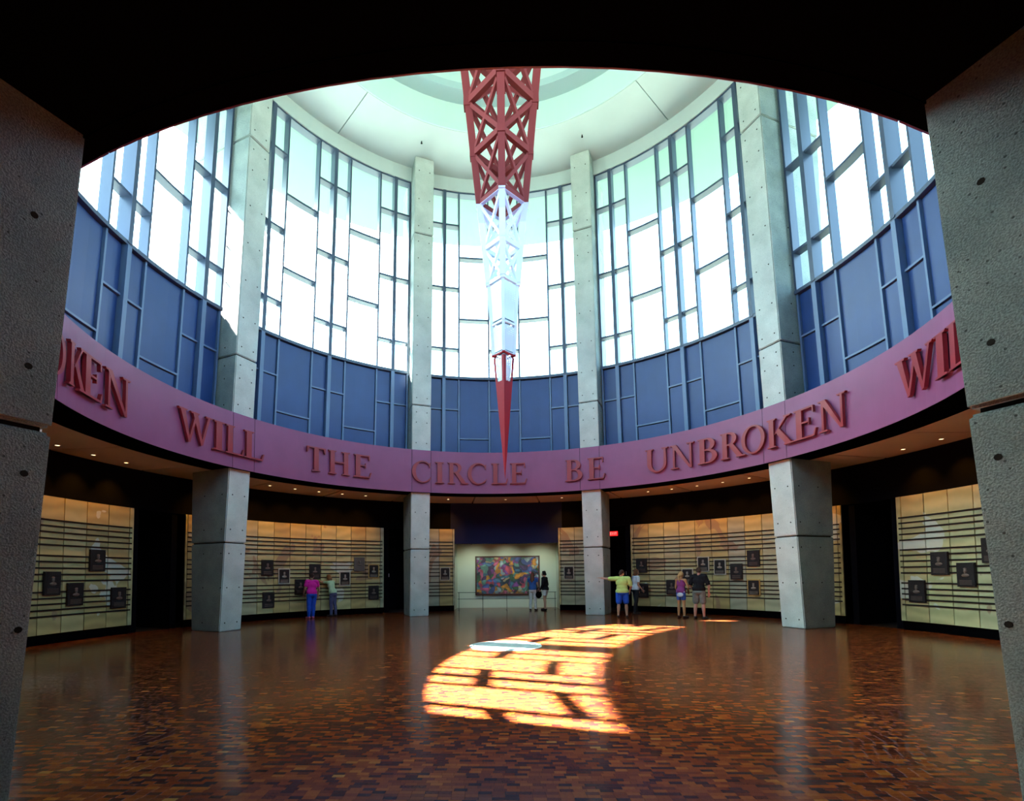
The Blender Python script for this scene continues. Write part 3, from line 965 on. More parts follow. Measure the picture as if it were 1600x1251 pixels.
# ------------------------------------------------------------------ exit sign
ex = empty('exit_sign', pol(24.1, 11.42, 3.24), -math.radians(24.1), 'glowing red exit sign over the dark doorway beside the right middle column', 'exit sign')
b = MB(); b.box(-0.17, 0.17, -0.03, 0.03, 0, 0.19); b.build('sign_box', EXITR, ex)
b = MB(); b.box(-0.02, 0.02, -0.015, 0.015, 0.19, 0.46); b.build('hanger', BLACK, ex)
for k, ch in enumerate('EXIT'):
    q = MB()
    x0 = -0.135 + k * 0.07
    def bar(a, b_, c, d): q.box(x0 + a, x0 + c, -0.036, -0.03, 0.04 + b_, 0.04 + d)
    if ch == 'E':
        bar(0, 0, .013, .11); bar(0, 0, .045, .016); bar(0, .047, .04, .063); bar(0, .094, .045, .11)
    elif ch == 'X':
        q.beam((x0 + .005, -.033, .04), (x0 + .05, -.033, .15), .006, .015, (0, 1, 0)); q.beam((x0 + .05, -.033, .04), (x0 + .005, -.033, .15), .006, .015, (0, 1, 0))
    elif ch == 'I':
        bar(.018, 0, .033, .11)
    else:
        bar(0, .094, .05, .11); bar(.018, 0, .033, .11)
    q.build('letter', EXITW, ex)

# ------------------------------------------------------------------ plaques
def plaque(style):
    root = empty('plaque', (0, 0, 0))
    W_, H_ = 0.45, 0.59
    border, face, rel = {'dark': (None, BRONZE, RELIEF), 'pale': (PALE, BRONZE, RELIEFP), 'gold': (GOLDB, BRONZE, RELIEFP), 'grey': (None, BRONZE2, BRONZE2)}[style]
    b = MB(); b.box(-W_ / 2, W_ / 2, -0.03, 0.0, -H_ / 2, H_ / 2)
    b.build('back_plate', border or face, root)
    i = 0.035 if border else 0.012
    b = MB(); b.box(-W_ / 2 + i, W_ / 2 - i, -0.045, -0.028, -H_ / 2 + i, H_ / 2 - i)
    fp = b.build('face_plate', face, root)
    bm = bmesh.new()
    def ell(c, r_):
        m_ = Matrix.Translation(c) @ Matrix.Diagonal((*r_, 1))
        bmesh.ops.create_uvsphere(bm, u_segments=10, v_segments=7, radius=1, matrix=m_)
    ell((0, -0.045, 0.09), (0.042, 0.026, 0.058)); ell((0, -0.045, 0.145), (0.046, 0.02, 0.024)); ell((0, -0.045, 0.03), (0.024, 0.02, 0.04)); ell((0, -0.045, -0.015), (0.095, 0.024, 0.045))
    me = bpy.data.meshes.new('portrait_relief'); bm.to_mesh(me); bm.free(); me.materials.append(rel)
    link(bpy.data.objects.new('portrait_relief', me), fp)
    for k in range(4):
        b = MB(); b.box(-0.15, 0.15, -0.049, -0.044, -0.24 + k * 0.032, -0.228 + k * 0.032)
        b.build('inscription_line', rel, fp)
    for xx in (-W_ / 2 + i + .015, W_ / 2 - i - .015):
        for zz in (-H_ / 2 + i + .015, H_ / 2 - i - .015):
            b = MB(); b.disc((xx, -0.045, zz), (0, -1, 0), 0.007, 8, 0.004); b.build('bolt', rel, fp)
    return root

PROTO = {}
def put_plaque(az, z, style, label, group, h=0.59):
    if style not in PROTO:
        PROTO[style] = plaque(style); r_ = PROTO[style]
    else:
        r_ = copy_tree(PROTO[style])
    r_.location = pol(az, WR - 0.024, z)
    r_.rotation_euler = (0, 0, -math.radians(az))
    tag(r_, label, 'plaque', group)

G = 'plaques on the stone wall at the far left'
put_plaque(-87.1, 1.50, 'dark', 'near black plaque on the far left wall, leftmost of its four', G)
put_plaque(-83.9, 1.21, 'dark', 'near black plaque on the far left wall, second from left and below the first', G)
put_plaque(-80.9, 2.10, 'dark', 'near black plaque on the far left wall, highest of its four', G)
put_plaque(-77.6, 1.06, 'dark', 'near black plaque on the far left wall, lowest and rightmost of its four', G)
G = 'plaques on the stone wall at the far right'
put_plaque(77.9, 1.07, 'dark', 'black plaque on the far right wall, lowest and leftmost', G)
put_plaque(81.1, 1.80, 'dark', 'black plaque on the far right wall, second from left', G)
put_plaque(84.4, 1.51, 'dark', 'black plaque on the far right wall, third from left', G)
put_plaque(87.6, 2.08, 'dark', 'black plaque on the far right wall, cut off by the near column', G)
G = 'plaques on the stone wall left of the mural'
put_plaque(-52.1, 1.94, 'dark', 'dark bronze plaque highest at the left end of the left back wall', G)
put_plaque(-48.8, 1.62, 'pale', 'pale bordered plaque second from left on the left back wall', G)
put_plaque(-45.5, 1.20, 'dark', 'dark plaque half hidden behind the woman in the magenta shirt', G)
put_plaque(-42.6, 1.80, 'dark', 'dark plaque the woman in the pale green shirt points at', G)
put_plaque(-36.3, 1.50, 'pale', 'pale bordered plaque right of the pointing woman', G)
put_plaque(-33.2, 2.09, 'grey', 'plain grey bronze plaque, highest on the left back wall', G)
put_plaque(-30.1, 1.80, 'gold', 'gold bordered plaque at the right end of the left back wall', G)
put_plaque(-30.1, 0.89, 'dark', 'dark plaque low under the gold bordered one', G)
put_plaque(-51.8, 0.74, 'dark', 'dark plaque lowest at the left end of the left back wall', G)
G = 'plaques on the stone wall right of the mural'
put_plaque(30.1, 1.93, 'dark', 'dark plaque high at the left end of the right back wall', G)
put_plaque(30.3, 0.89, 'dark', 'dark plaque low behind the woman in black trousers', G)
put_plaque(36.3, 1.04, 'dark', 'dark plaque low beside the woman in the striped tank top', G)
put_plaque(39.5, 1.49, 'pale', 'pale bordered plaque between the couple looking at it', G)
put_plaque(42.7, 1.94, 'pale', 'pale bordered plaque just above the man in the black shirt', G)
put_plaque(45.9, 1.82, 'pale', 'pale bordered plaque right of the black-shirted man, first of three', G)
put_plaque(49.0, 1.64, 'dark', 'dark plaque right of the black-shirted man, second of three', G)
put_plaque(52.2, 2.11, 'dark', 'dark plaque highest at the right end of the right back wall', G)
put_plaque(52.1, 1.06, 'gold', 'gold bordered plaque lowest at the right end of the right back wall', G)
G = 'plaques on the narrow walls beside the mural'
put_plaque(-14.1, 1.66, 'pale', 'single pale bordered plaque on the narrow stone wall left of the mural', G)
put_plaque(14.2, 1.66, 'pale', 'single pale bordered plaque on the narrow stone wall right of the mural', G)

# ------------------------------------------------------------------ hanging spire
SX = 0.03
HD = [(3.80, 0.0), (5.44, 0.14), (6.08, 0.195), (6.72, 0.25), (7.46, 0.285), (8.48, 0.345), (9.33, 0.425), (10.46, 0.545), (11.70, 0.670), (13.0, 0.795), (14.4, 0.94), (16.0, 1.09), (17.8, 1.27), (20.4, 1.52)]
def hd(z):
    return float(np.interp(z, [a for a, _ in HD], [b for _, b in HD]))
sp = empty('hanging_spire', (SX, 0, 3.80), 0, 'tapering red and white lattice spire hanging point down over the floor medallion', 'spire')
sp['label'] = 'tapering red and white lattice spire hanging point down in the hall centre'
CORN = [(0, -1), (1, 0), (0, 1), (-1, 0)]
def node(k, z):
    s = hd(z)
    return (CORN[k % 4][0] * s, CORN[k % 4][1] * s, z - 3.80)
LV = [8.48, 9.33, 10.46, 11.70, 13.0, 14.4, 16.0, 17.8, 20.4]
for k in range(4):
    b = MB()
    zs = [6.72, 7.46] + LV
    for z0, z1 in zip(zs[:-1], zs[1:]):
        wd = 0.06 + 0.035 * min(1, (z0 - 6.7) / 6)
        c0_, c1_ = node(k, z0), node(k, z1)
        out = Vector((CORN[k][0], CORN[k][1], 0))
        b.beam(c0_, c1_, wd * (1.95 if z0 > 8.4 else 1.15), wd * (1.95 if z0 > 8.4 else 1.15), out)
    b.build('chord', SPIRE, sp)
    mid = Vector((CORN[k][0] + CORN[(k + 1) % 4][0], CORN[k][1] + CORN[(k + 1) % 4][1], 0)).normalized()
    for z in LV[:-1]:
        w_ = 0.05 + 0.06 * (z - 8.4) / 6
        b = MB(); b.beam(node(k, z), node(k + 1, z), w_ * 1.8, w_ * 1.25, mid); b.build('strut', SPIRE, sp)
        b = MB()
        p = Vector(node(k, z)); b.add([], [])
        s_ = w_ * 1.1
        b.box(p.x - s_, p.x + s_, p.y - s_, p.y + s_, p.z - s_ * 1.3, p.z + s_ * 1.3)
        b.build('node_plate', SPIRE, sp)
    for z0, z1 in zip(LV[:-1], LV[1:]):
        w_ = 0.045 + 0.04 * (z0 - 8.4) / 6
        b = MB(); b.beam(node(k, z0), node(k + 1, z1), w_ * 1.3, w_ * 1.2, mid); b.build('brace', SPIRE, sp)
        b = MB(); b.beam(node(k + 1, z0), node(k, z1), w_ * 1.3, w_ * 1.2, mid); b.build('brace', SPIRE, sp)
    # perforated cladding
    for z0, z1 in ((7.50, 8.44), (6.78, 7.42)):
        a, b2, c, d = [Vector(q) for q in (node(k, z0), node(k + 1, z0), node(k + 1, z1), node(k, z1))]
        cen = (a + b2 + c + d) / 4
        q = [cen + (v - cen) * 0.93 for v in (a, b2, c, d)]
        mk('perforated_panel', q + [v - mid * 0.012 for v in q], [(0, 1, 2, 3), (7, 6, 5, 4), (0, 4, 5, 1), (1, 5, 6, 2), (2, 6, 7, 3), (3, 7, 4, 0)], PERF, sp)
    b = MB()
    for z in (7.46, 6.74):
        b.beam(node(k, z), node(k + 1, z), 0.05, 0.04, mid)
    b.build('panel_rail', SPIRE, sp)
    # red frame with inset grille above the tip
    z0, z1 = 6.10, 6.68
    a, b2, c, d = [Vector(q) for q in (node(k, z0), node(k + 1, z0), node(k + 1, z1), node(k, z1))]
    lerp = lambda u, v, t: u + (v - u) * t
    b = MB()
    e = [lerp(a, b2, .22), lerp(a, b2, .78), lerp(d, c, .78), lerp(d, c, .22)]
    b.add([a, e[0], e[3], d], [(0, 1, 2, 3)]); b.add([e[1], b2, c, e[2]], [(0, 1, 2, 3)])
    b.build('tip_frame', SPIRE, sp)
    ins = [v - mid * 0.01 for v in e]
    mk('inset_grille', ins, [(0, 1, 2, 3)], PERF, sp)
b = MB()
tp = (0, 0, 0)
for zz0, zz1 in ((5.44, 6.10), ):
    for k in range(4):
        b.add([node(k, zz0), node(k + 1, zz0), node(k + 1, zz1), node(k, zz1)], [(0, 1, 2, 3)])
for k in range(4):
    b.add([tp, node(k + 1, 5.44), node(k, 5.44)], [(0, 2, 1)])
b.build('spire_tip', SPIRE, sp)

# ------------------------------------------------------------------ people
def capsule(b, p, r0, q, r1, seg=10, cap=4):
    p = Vector(p); q = Vector(q)
    d = q - p
    L_ = d.length
    if L_ < 1e-6:
        d = Vector((0, 0, 1))
    d.normalize()
    u = d.orthogonal().normalized(); t = d.cross(u)
    rings = []
    for i in range(cap):
        th = PI / 2 * (1 - i / cap)
        rings.append((p - d * r0 * math.sin(th), max(r0 * math.cos(th), 1e-4)))
    rings.append((p, r0)); rings.append((q, r1))
    for i in range(1, cap + 1):
        th = PI / 2 * i / cap
        rings.append((q + d * r1 * math.sin(th), max(r1 * math.cos(th), 1e-4)))
    v = []
    for c, rr in rings:
        for k in range(seg):
            a = 2 * PI * k / seg
            v.append(c + (u * math.cos(a) + t * math.sin(a)) * rr)
    f = []
    for i in range(len(rings) - 1):
        for k in range(seg):
            f.append((i * seg + k, i * seg + (k + 1) % seg, (i + 1) * seg + (k + 1) % seg, (i + 1) * seg + k))
    f.append(tuple(range(seg))[::-1]); f.append(tuple(range((len(rings) - 1) * seg, len(rings) * seg)))
    b.add(v, f)

def ellip(b, c, r3, rot=None, seg=14, rg=9):
    v = []; f = []
    R_ = rot or Matrix.Identity(3)
    for i in range(rg + 1):
        th = PI * i / rg
        for k in range(seg):
            a = 2 * PI * k / seg
            s = max(math.sin(th), 1e-3)
            v.append(Vector(c) + R_ @ Vector((r3[0] * s * math.cos(a), r3[1] * s * math.sin(a), r3[2] * math.cos(th))))
    for i in range(rg):
        for k in range(seg):
            f.append((i * seg + k, (i + 1) * seg + k, (i + 1) * seg + (k + 1) % seg, i * seg + (k + 1) % seg))
    f.append(tuple(range(seg))); f.append(tuple(range(rg * seg, (rg + 1) * seg))[::-1])
    b.add(v, f)

def fused(b, name, m, parent, voxel, smooth=3):
    o = b.build(name, m, parent)
    r_ = o.modifiers.new('fuse', 'REMESH'); r_.mode = 'VOXEL'; r_.voxel_size = voxel; r_.use_smooth_shade = True
    if smooth:
        s_ = o.modifiers.new('smooth', 'SMOOTH'); s_.iterations = smooth; s_.factor = 0.5
    return o

def person(loc, heading, label, H=1.70, build_=1.0, lean_f=0.0, lean_s=0.0, turn=0.0, nod=0.15, headtilt=0.0, arms=None, feet=None,
           skin=(0.42, 0.22, 0.14), hair=None, top=None, bottom=None, shoes=(0.02, 0.02, 0.02), sleeve=0.45, extra=None):
    """local frame: +y is where the body faces, x to its right, feet on z=0; heading = azimuth the body faces"""
    s = H / 1.70
    root = empty('person', (*loc, 0), -math.radians(heading), label, 'person')
    sk = mat('skin_%02d' % len(PEOPLE), skin, 0.55, 0.4)
    PEOPLE.append(root)
    V = lambda x, y, z: Vector((x, y, z)) * s
    hipc = V(0, 0, 0.93)
    Rt = Matrix.Rotation(-lean_f, 3, 'X') @ Matrix.Rotation(lean_s, 3, 'Y')
    tor = lambda x, y, z: hipc + Rt @ (V(x, y, z) - V(0, 0, 0.93))
    feet = feet or {-1: (-0.11, 0.0, 8), 1: (0.11, 0.0, 8)}
    arms = arms or {}
    body = MB()
    bw = build_
    sh = {k: tor(k * 0.175 * bw, 0, 1.40) for k in (-1, 1)}
    neck = tor(0, 0.0, 1.47)
    Rh = Rt @ Matrix.Rotation(-turn, 3, 'Z') @ Matrix.Rotation(-nod, 3, 'X') @ Matrix.Rotation(headtilt, 3, 'Y')
    hc = tor(0, 0.02, 1.60)
    hp = lambda x, y, z: hc + Rh @ V(x, y, z)
    # head: skull, jaw, nose, ears, neck
    ellip(body, hp(0, 0, 0.015), (0.073 * s, 0.092 * s, 0.098 * s), Rh)
    ellip(body, hp(0, 0.035, -0.05), (0.054 * s, 0.058 * s, 0.062 * s), Rh)
    capsule(body, hp(0, 0.088, 0.005), 0.011 * s, hp(0, 0.107, -0.025), 0.016 * s)
    for k in (-1, 1):
        ellip(body, hp(k * 0.074, -0.005, -0.01), (0.012 * s, 0.02 * s, 0.03 * s), Rh, 8, 6)
    capsule(body, tor(0, -0.01, 1.40), 0.058 * s, hp(0, -0.015, -0.06), 0.052 * s)
    # trunk
    ellip(body, tor(0, 0, 1.27), (0.165 * s * bw, 0.105 * s * bw, 0.19 * s), Rt)
    ellip(body, tor(0, 0, 1.08), (0.135 * s * bw, 0.10 * s * bw, 0.17 * s), Rt)
    ellip(body, V(0, -0.01, 0.93), (0.165 * s * bw, 0.115 * s * bw, 0.13 * s))
    capsule(body, sh[-1], 0.062 * s * bw, sh[1], 0.062 * s * bw)
    joints = {}
    for k in (-1, 1):
        hip = V(k * 0.088 * bw, -0.005, 0.88)
        fx, fy, toe = feet[k]
        ank = V(fx, fy, 0.085)
        knee = (hip + ank) * 0.5 + V(0.0, 0.025, 0.01)
        th = math.radians(toe) * k
        fd = Vector((math.sin(th), math.cos(th), 0))
        capsule(body, hip, 0.086 * s * bw, knee, 0.054 * s)
        calf = knee + (ank - knee) * 0.3 + V(0, -0.018, 0)
        capsule(body, knee, 0.052 * s, calf, 0.056 * s * (0.5 + bw / 2)); capsule(body, calf, 0.056 * s * (0.5 + bw / 2), ank, 0.036 * s)
        capsule(body, ank + V(0, 0, -0.03) - fd * 0.04 * s, 0.038 * s, ank + fd * 0.15 * s + V(0, 0, -0.052), 0.030 * s)
        el, wr = arms.get(k, ((0.06, 0.02, -0.29), (0.05, 0.12, -0.53)))
        E_ = sh[k] + V(el[0] * k, el[1], el[2]); W_ = sh[k] + V(wr[0] * k, wr[1], wr[2])
        capsule(body, sh[k], 0.052 * s * bw, E_, 0.040 * s * (0.4 + 0.6 * bw)); capsule(body, E_, 0.040 * s * (0.4 + 0.6 * bw), W_, 0.026 * s)
        d = (W_ - E_).normalized()
        sd_ = d.cross(Vector((0, 0, 1)))
        if sd_.length < 0.2: sd_ = Vector((0, -1.0, 0)) if abs(d.y) < 0.9 else Vector((1, 0, 0))
        sd_ = (sd_ - d * sd_.dot(d)).normalized()
        nrm = d.cross(sd_)
        pc = W_ + d * 0.05 * s
        for j in (-1, 0, 1):
            capsule(body, W_ + sd_ * j * 0.014 * s, 0.016 * s, W_ + d * 0.085 * s + sd_ * j * 0.027 * s, 0.013 * s, 8, 3)
        for j, ln in zip((-1.5, -0.5, 0.5, 1.5), (0.055, 0.075, 0.08, 0.07)):
            a = W_ + d * 0.09 * s + sd_ * j * 0.0205 * s
            m_ = a + d * ln * 0.55 * s + nrm * 0.008 * s
            capsule(body, a, 0.0082 * s, m_, 0.0078 * s, 8, 3); capsule(body, m_, 0.0078 * s, m_ + d * ln * 0.45 * s + nrm * 0.018 * s, 0.0066 * s, 8, 3)
        a = W_ + d * 0.03 * s + sd_ * 0.028 * s
        m_ = a + (d * 0.6 + sd_ * 0.7) * 0.045 * s
        capsule(body, a, 0.010 * s, m_, 0.009 * s, 8, 3); capsule(body, m_, 0.009 * s, m_ + (d * 0.9 + sd_ * 0.3) * 0.03 * s, 0.0075 * s, 8, 3)
        joints[k] = dict(hip=hip, knee=knee, ank=ank, calf=calf, E=E_, W=W_, fd=fd)
    bodyo = fused(body, 'body', sk, root, 0.0085, 2)
    # face
    for k in (-1, 1):
        e = MB(); ellip(e, hp(k * 0.030, 0.084, 0.018), (0.011 * s, 0.007 * s, 0.007 * s), Rh, 8, 6); e.build('eye', mat('eye_dark', (0.03, 0.02, 0.015), 0.3), bodyo)
    e = MB(); ellip(e, hp(0, 0.088, -0.062), (0.022 * s, 0.008 * s, 0.006 * s), Rh, 8, 6); e.build('mouth', mat('lips', (0.35, 0.10, 0.09), 0.5), bodyo)
    # hair
    hcol, hstyle = hair
    hm = mat('hair_%02d' % len(PEOPLE), hcol, 0.7, 0.3, bump=0.6, bscale=45)
    h = MB()
    ellip(h, hp(0, -0.022, 0.036), (0.083 * s, 0.092 * s, 0.096 * s), Rh)
    if hstyle == 'short':
        ellip(h, hp(0, -0.05, -0.02), (0.070 * s, 0.058 * s, 0.07 * s), Rh)
    elif hstyle == 'bob':
        for k in (-1, 1):
            ellip(h, hp(k * 0.058, -0.03, -0.05), (0.036 * s, 0.066 * s, 0.10 * s), Rh)
        ellip(h, hp(0, -0.065, -0.06), (0.078 * s, 0.045 * s, 0.10 * s), Rh)
    elif hstyle == 'long':
        for k in (-1, 1):
            capsule(h, hp(k * 0.05, -0.03, 0.0), 0.045 * s, tor(k * 0.06, -0.07, 1.36), 0.045 * s)
        capsule(h, hp(0, -0.06, 0), 0.06 * s, tor(0, -0.10, 1.30), 0.05 * s)
    elif hstyle == 'tail':
        ellip(h, hp(0, -0.04, -0.01), (0.076 * s, 0.07 * s, 0.075 * s), Rh)
        capsule(h, hp(0, -0.10, 0.01), 0.035 * s, hp(0.0, -0.13, -0.08), 0.04 * s); capsule(h, hp(0.0, -0.13, -0.08), 0.04 * s, tor(0.0, -0.12, 1.34), 0.02 * s)
    elif hstyle == 'curly':
        rr = random.Random(5)
        for _ in range(26):
            a = rr.uniform(0, 2 * PI); t_ = rr.uniform(-0.9, 1)
            dv = Vector((math.cos(a) * math.sqrt(1 - t_ * t_), math.sin(a) * math.sqrt(1 - t_ * t_), t_))
            if dv.y > 0.35 and dv.z < 0.5: continue
            ellip(h, hp(dv.x * 0.085, -0.02 + dv.y * 0.09, 0.02 + dv.z * 0.09), (0.036 * s,) * 3, Rh, 8, 6)
    fused(h, 'hair', hm, root, 0.012, 1)
    # upper garment
    tcol, tkind = top
    tm = tcol if not isinstance(tcol, tuple) else mat('top_%02d' % len(PEOPLE), tcol, 0.9, 0.15, noise=0.12, nscale=8)
    t = MB()
    g = 0.018 * s
    ellip(t, tor(0, 0, 1.26), (0.165 * s * bw + g, 0.105 * s * bw + g, 0.185 * s), Rt)
    ellip(t, tor(0, 0, 1.08), (0.145 * s * bw + g, 0.108 * s * bw + g, 0.17 * s), Rt)
    hem = 0.90 if tkind != 'long' else 0.84
    ellip(t, tor(0, -0.008, hem + 0.10), (0.160 * s * bw + 2.1 * g, 0.116 * s * bw + 2.1 * g, 0.15 * s), Rt)
    if tkind == 'tank':
        for k in (-1, 1):
            capsule(t, tor(k * 0.09, 0.06, 1.34), 0.03 * s, tor(k * 0.10, 0, 1.44), 0.032 * s); capsule(t, tor(k * 0.10, 0, 1.44), 0.032 * s, tor(k * 0.09, -0.06, 1.34), 0.03 * s)
    else:
        capsule(t, sh[-1] * 1.0, 0.066 * s * bw + g * .5, sh[1] * 1.0, 0.066 * s * bw + g * .5)
        capsule(t, tor(0, -0.01, 1.40), 0.08 * s, tor(0, 0, 1.445), 0.064 * s)
        for k in (-1, 1):
            j = joints[k]
            if sleeve <= 1:
                capsule(t, sh[k], 0.060 * s * bw + g * .6, sh[k] + (j['E'] - sh[k]) * max(0.1, sleeve), 0.056 * s * bw + g * .6)
            else:
                capsule(t, sh[k], 0.058 * s * bw + g * .5, j['E'], 0.05 * s * bw + g * .5); capsule(t, j['E'], 0.05 * s * bw + g * .4, j['E'] + (j['W'] - j['E']) * 0.85, 0.036 * s + g * .4)
    fused(t, {'tank': 'tank_top', 'long': 'jacket'}.get(tkind, 'shirt'), tm, root, 0.013, 3)
    # lower garment
    bcol, bkind = bottom
    bmn = mat('bottom_%02d' % len(PEOPLE), bcol, 0.9, 0.15, noise=0.15, nscale=9)
    l = MB()
    ellip(l, V(0, -0.012, 0.90), (0.166 * s * bw + 1.1 * g, 0.118 * s * bw + 1.1 * g, 0.12 * s))
    for k in (-1, 1):
        j = joints[k]
        if bkind == 'shorts':
            e = j['hip'] + (j['knee'] - j['hip']) * 0.78
            capsule(l, j['hip'], 0.092 * s * bw + g * .5, e, 0.082 * s * bw + g * .5)
        elif bkind == 'short':
            e = j['hip'] + (j['knee'] - j['hip']) * 0.42
            capsule(l, j['hip'], 0.092 * s * bw + g * .4, e, 0.088 * s * bw + g * .4)
        else:
            capsule(l, j['hip'], 0.090 * s * bw + g * .6, j['knee'], 0.066 * s * bw + g * .7); capsule(l, j['knee'], 0.066 * s * bw + g * .7, j['calf'], 0.066 * s * bw + g * .6); capsule(l, j['calf'], 0.066 * s * bw + g * .6, j['ank'] + V(0, 0, 0.01), 0.052 * s + g * .4)
    fused(l, 'trousers' if bkind == 'trousers' else 'shorts', bmn, root, 0.013, 3)
    sm = mat('shoe_%02d' % len(PEOPLE), shoes, 0.6, 0.3)
    for k in (-1, 1):
        j = joints[k]
        h = MB()
        a = j['ank']; fd = j['fd']
        base_ = Vector((a.x, a.y, 0.0))
        capsule(h, base_ - fd * 0.045 * s + Vector((0, 0, 0.045 * s)), 0.045 * s, base_ + fd * 0.06 * s + Vector((0, 0, 0.045 * s)), 0.045 * s)
        capsule(h, base_ + fd * 0.06 * s + Vector((0, 0, 0.042 * s)), 0.042 * s, base_ + fd * 0.165 * s + Vector((0, 0, 0.036 * s)), 0.036 * s)
        o = fused(h, 'shoe', sm, root, 0.010, 2)
    return root, joints, s, hp, tor

PEOPLE = []
# the woman in magenta and the woman beside her, at the left back wall
person(pol(-44.6, 10.62)[:2], -43, 'person in a magenta t-shirt and bright blue trousers, head bent towards a plaque', 1.70, 1.10, 0.10, 0.06, 0.5, 0.45, 0.15,
       {-1: ((0.07, 0.02, -0.28), (0.06, 0.16, -0.46)), 1: ((0.10, 0.03, -0.28), (0.10, 0.14, -0.50))},
       {-1: (-0.10, 0.0, 10), 1: (0.08, 0.06, 30)}, (0.42, 0.22, 0.14), ((0.05, 0.022, 0.014), 'short'), ((0.68, 0.02, 0.32), 'tee'), ((0.02, 0.08, 0.50), 'trousers'), (0.55, 0.10, 0.20), 0.5)
person(pol(-39.3, 10.98)[:2], -62, 'person in a pale green shirt and faded jeans leaning over and pointing at a plaque', 1.68, 0.90, 0.30, -0.05, 0.0, 0.25, 0.0,
       {-1: ((0.10, 0.22, 0.02), (0.12, 0.50, 0.14)), 1: ((0.06, 0.06, -0.27), (0.0, 0.22, -0.40))},
       {-1: (-0.09, 0.0, 10), 1: (0.10, -0.05, 10)}, (0.50, 0.27, 0.15), ((0.20, 0.09, 0.03), 'bob'), ((0.42, 0.62, 0.40), 'tee'), ((0.08, 0.08, 0.17), 'trousers'), (0.025, 0.02, 0.02), 0.45)
# the group behind the right middle column
person(pol(30.6, 8.36)[:2], 12, 'person in a lime green t-shirt and bright blue shorts, left arm stretched out sideways', 1.72, 1.28, 0.05, 0.0, 0.9, 0.3, 0.25,
       {-1: ((0.27, 0.06, 0.0), (0.52, 0.14, 0.03)), 1: ((0.09, 0.03, -0.28), (0.05, 0.16, -0.44))},
       {-1: (-0.15, 0.0, 10), 1: (0.15, 0.0, 12)}, (0.50, 0.28, 0.19), ((0.035, 0.02, 0.015), 'short'), ((0.50, 0.72, 0.22), 'long'), ((0.02, 0.10, 0.60), 'shorts'), (0.015, 0.015, 0.02), 0.75)
person(pol(30.75, 9.95)[:2], 75, 'person in a white short-sleeved top and black trousers, behind the lime green shirt', 1.76, 0.92, 0.03, 0.0, 0.1, 0.1, 0.0,
       {-1: ((0.06, 0.02, -0.28), (0.02, 0.16, -0.46)), 1: ((0.08, -0.03, -0.28), (0.04, 0.12, -0.44))},
       {-1: (-0.08, 0.06, 5), 1: (0.08, -0.10, 5)}, (0.48, 0.24, 0.15), ((0.16, 0.07, 0.03), 'bob'), ((0.62, 0.68, 0.74), 'tee'), ((0.015, 0.017, 0.022), 'trousers'), (0.015, 0.015, 0.015), 0.5)
# the couple at the right back wall
pe, je, se, hpe, tore = person(pol(42.2, 9.40)[:2], 44, 'person with a blond ponytail in a red-purple striped tank top and blue shorts', 1.64, 0.95, 0.04, 0.0, 0.35, 0.2, 0.1,
       {-1: ((0.06, 0.02, -0.28), (0.02, 0.16, -0.46)), 1: ((0.08, 0.06, -0.27), (0.0, 0.24, -0.42))},
       {-1: (-0.11, 0.0, 8), 1: (0.10, 0.02, 25)}, (0.52, 0.27, 0.12), ((0.55, 0.38, 0.16), 'tail'), (STRIPE, 'tank'), ((0.06, 0.13, 0.45), 'short'), (0.025, 0.02, 0.025), 0.4)
jk = MB()
ellip(jk, Vector((0.02, -0.125, 0.86)) * se, (0.125 * se, 0.035 * se, 0.085 * se))
capsule(jk, Vector((-0.14, -0.07, 0.97)) * se, 0.022 * se, Vector((0.16, -0.07, 0.97)) * se, 0.022 * se)
fused(jk, 'waist_wrap', mat('pale_wrap', (0.50, 0.62, 0.70), 0.9, 0.15), pe, 0.012, 2)
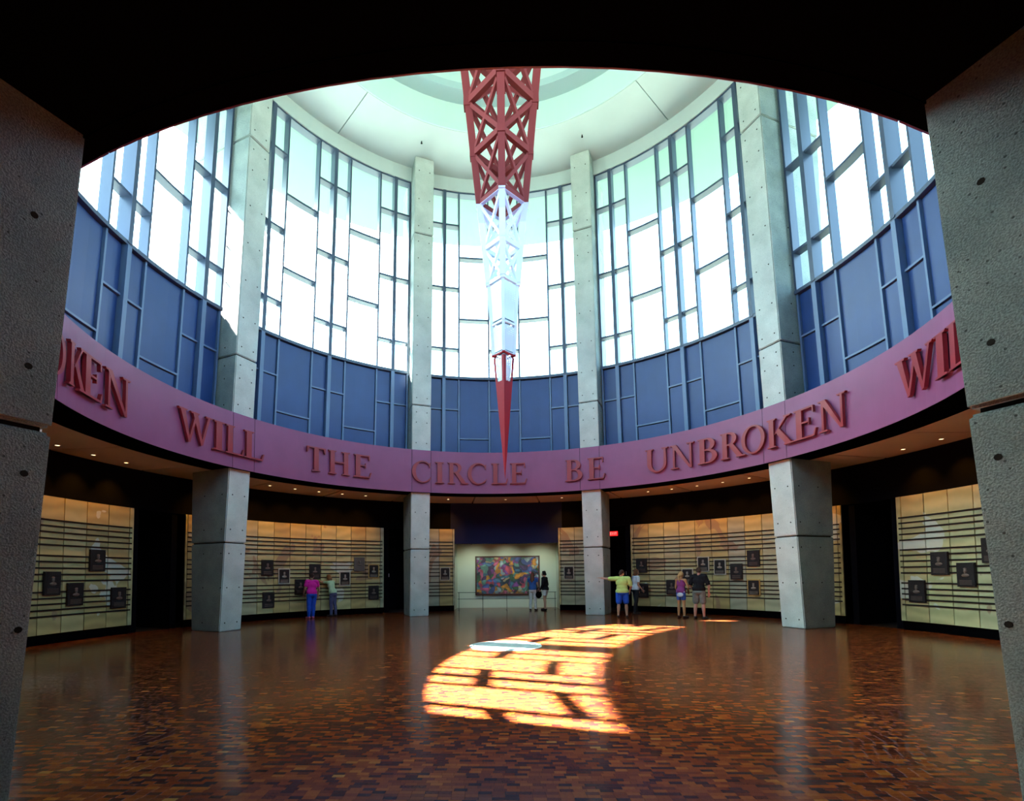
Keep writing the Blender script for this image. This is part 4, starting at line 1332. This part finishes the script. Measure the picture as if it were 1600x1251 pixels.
person(pol(46.2, 9.40)[:2], 42, 'person in a black t-shirt and grey-green shorts with short brown hair', 1.78, 1.18, 0.04, 0.0, -0.1, 0.35, 0.0,
       {-1: ((0.10, 0.0, -0.29), (0.05, 0.16, -0.46)), 1: ((0.12, 0.0, -0.29), (0.08, 0.08, -0.52))},
       {-1: (-0.15, 0.0, 8), 1: (0.15, 0.0, 12)}, (0.48, 0.24, 0.18), ((0.06, 0.03, 0.018), 'short'), ((0.014, 0.014, 0.018), 'tee'), ((0.16, 0.20, 0.18), 'shorts'), (0.02, 0.02, 0.025), 0.75)
# the two in front of the mural
person((1.16, 11.02), 20, 'person in a blue vest and white trousers looking at the framed painting', 1.68, 0.98, 0.0, 0.0, 0.2, 0.0, 0.0,
       {-1: ((0.06, 0.05, -0.28), (-0.04, 0.22, -0.38)), 1: ((0.06, 0.02, -0.28), (0.0, 0.14, -0.50))},
       {-1: (-0.12, 0.0, 10), 1: (0.12, 0.02, 10)}, (0.45, 0.24, 0.16), ((0.14, 0.05, 0.03), 'long'), ((0.04, 0.12, 0.36), 'tee'), ((0.62, 0.62, 0.56), 'trousers'), (0.03, 0.02, 0.02), 0.3)
ph, jh, shs, _, _ = person((1.72, 11.10), -62, 'person in a black jacket and white shorts with dark curly hair, in profile', 1.72, 1.0, 0.06, 0.0, 0.0, 0.05, 0.0,
       {-1: ((0.07, 0.0, -0.28), (0.05, 0.10, -0.50)), 1: ((0.07, -0.03, -0.28), (0.02, 0.12, -0.46))},
       {-1: (-0.09, -0.03, 8), 1: (0.09, 0.08, 8)}, (0.48, 0.25, 0.16), ((0.012, 0.010, 0.010), 'curly'), ((0.012, 0.013, 0.015), 'long'), ((0.62, 0.62, 0.60), 'short'), (0.015, 0.012, 0.012), 2.0)
# black shoulder bag held between the two
bag = empty('shoulder_bag', (1.42, 10.98, 0.55), math.radians(25), 'black shoulder bag held between the two visitors at the painting', 'bag')
b = MB(); ellip(b, (0, 0, 0.15), (0.16, 0.07, 0.16)); b.build('bag_body', BLACK, bag, True)
b = MB()
for k in range(10):
    a0, a1 = PI * k / 10, PI * (k + 1) / 10
    b.beam((0.11 * math.cos(a0), 0, 0.26 + 0.20 * math.sin(a0)), (0.11 * math.cos(a1), 0, 0.26 + 0.20 * math.sin(a1)), 0.02, 0.012, (0, 1, 0))
b.build('strap', BLACK, bag)
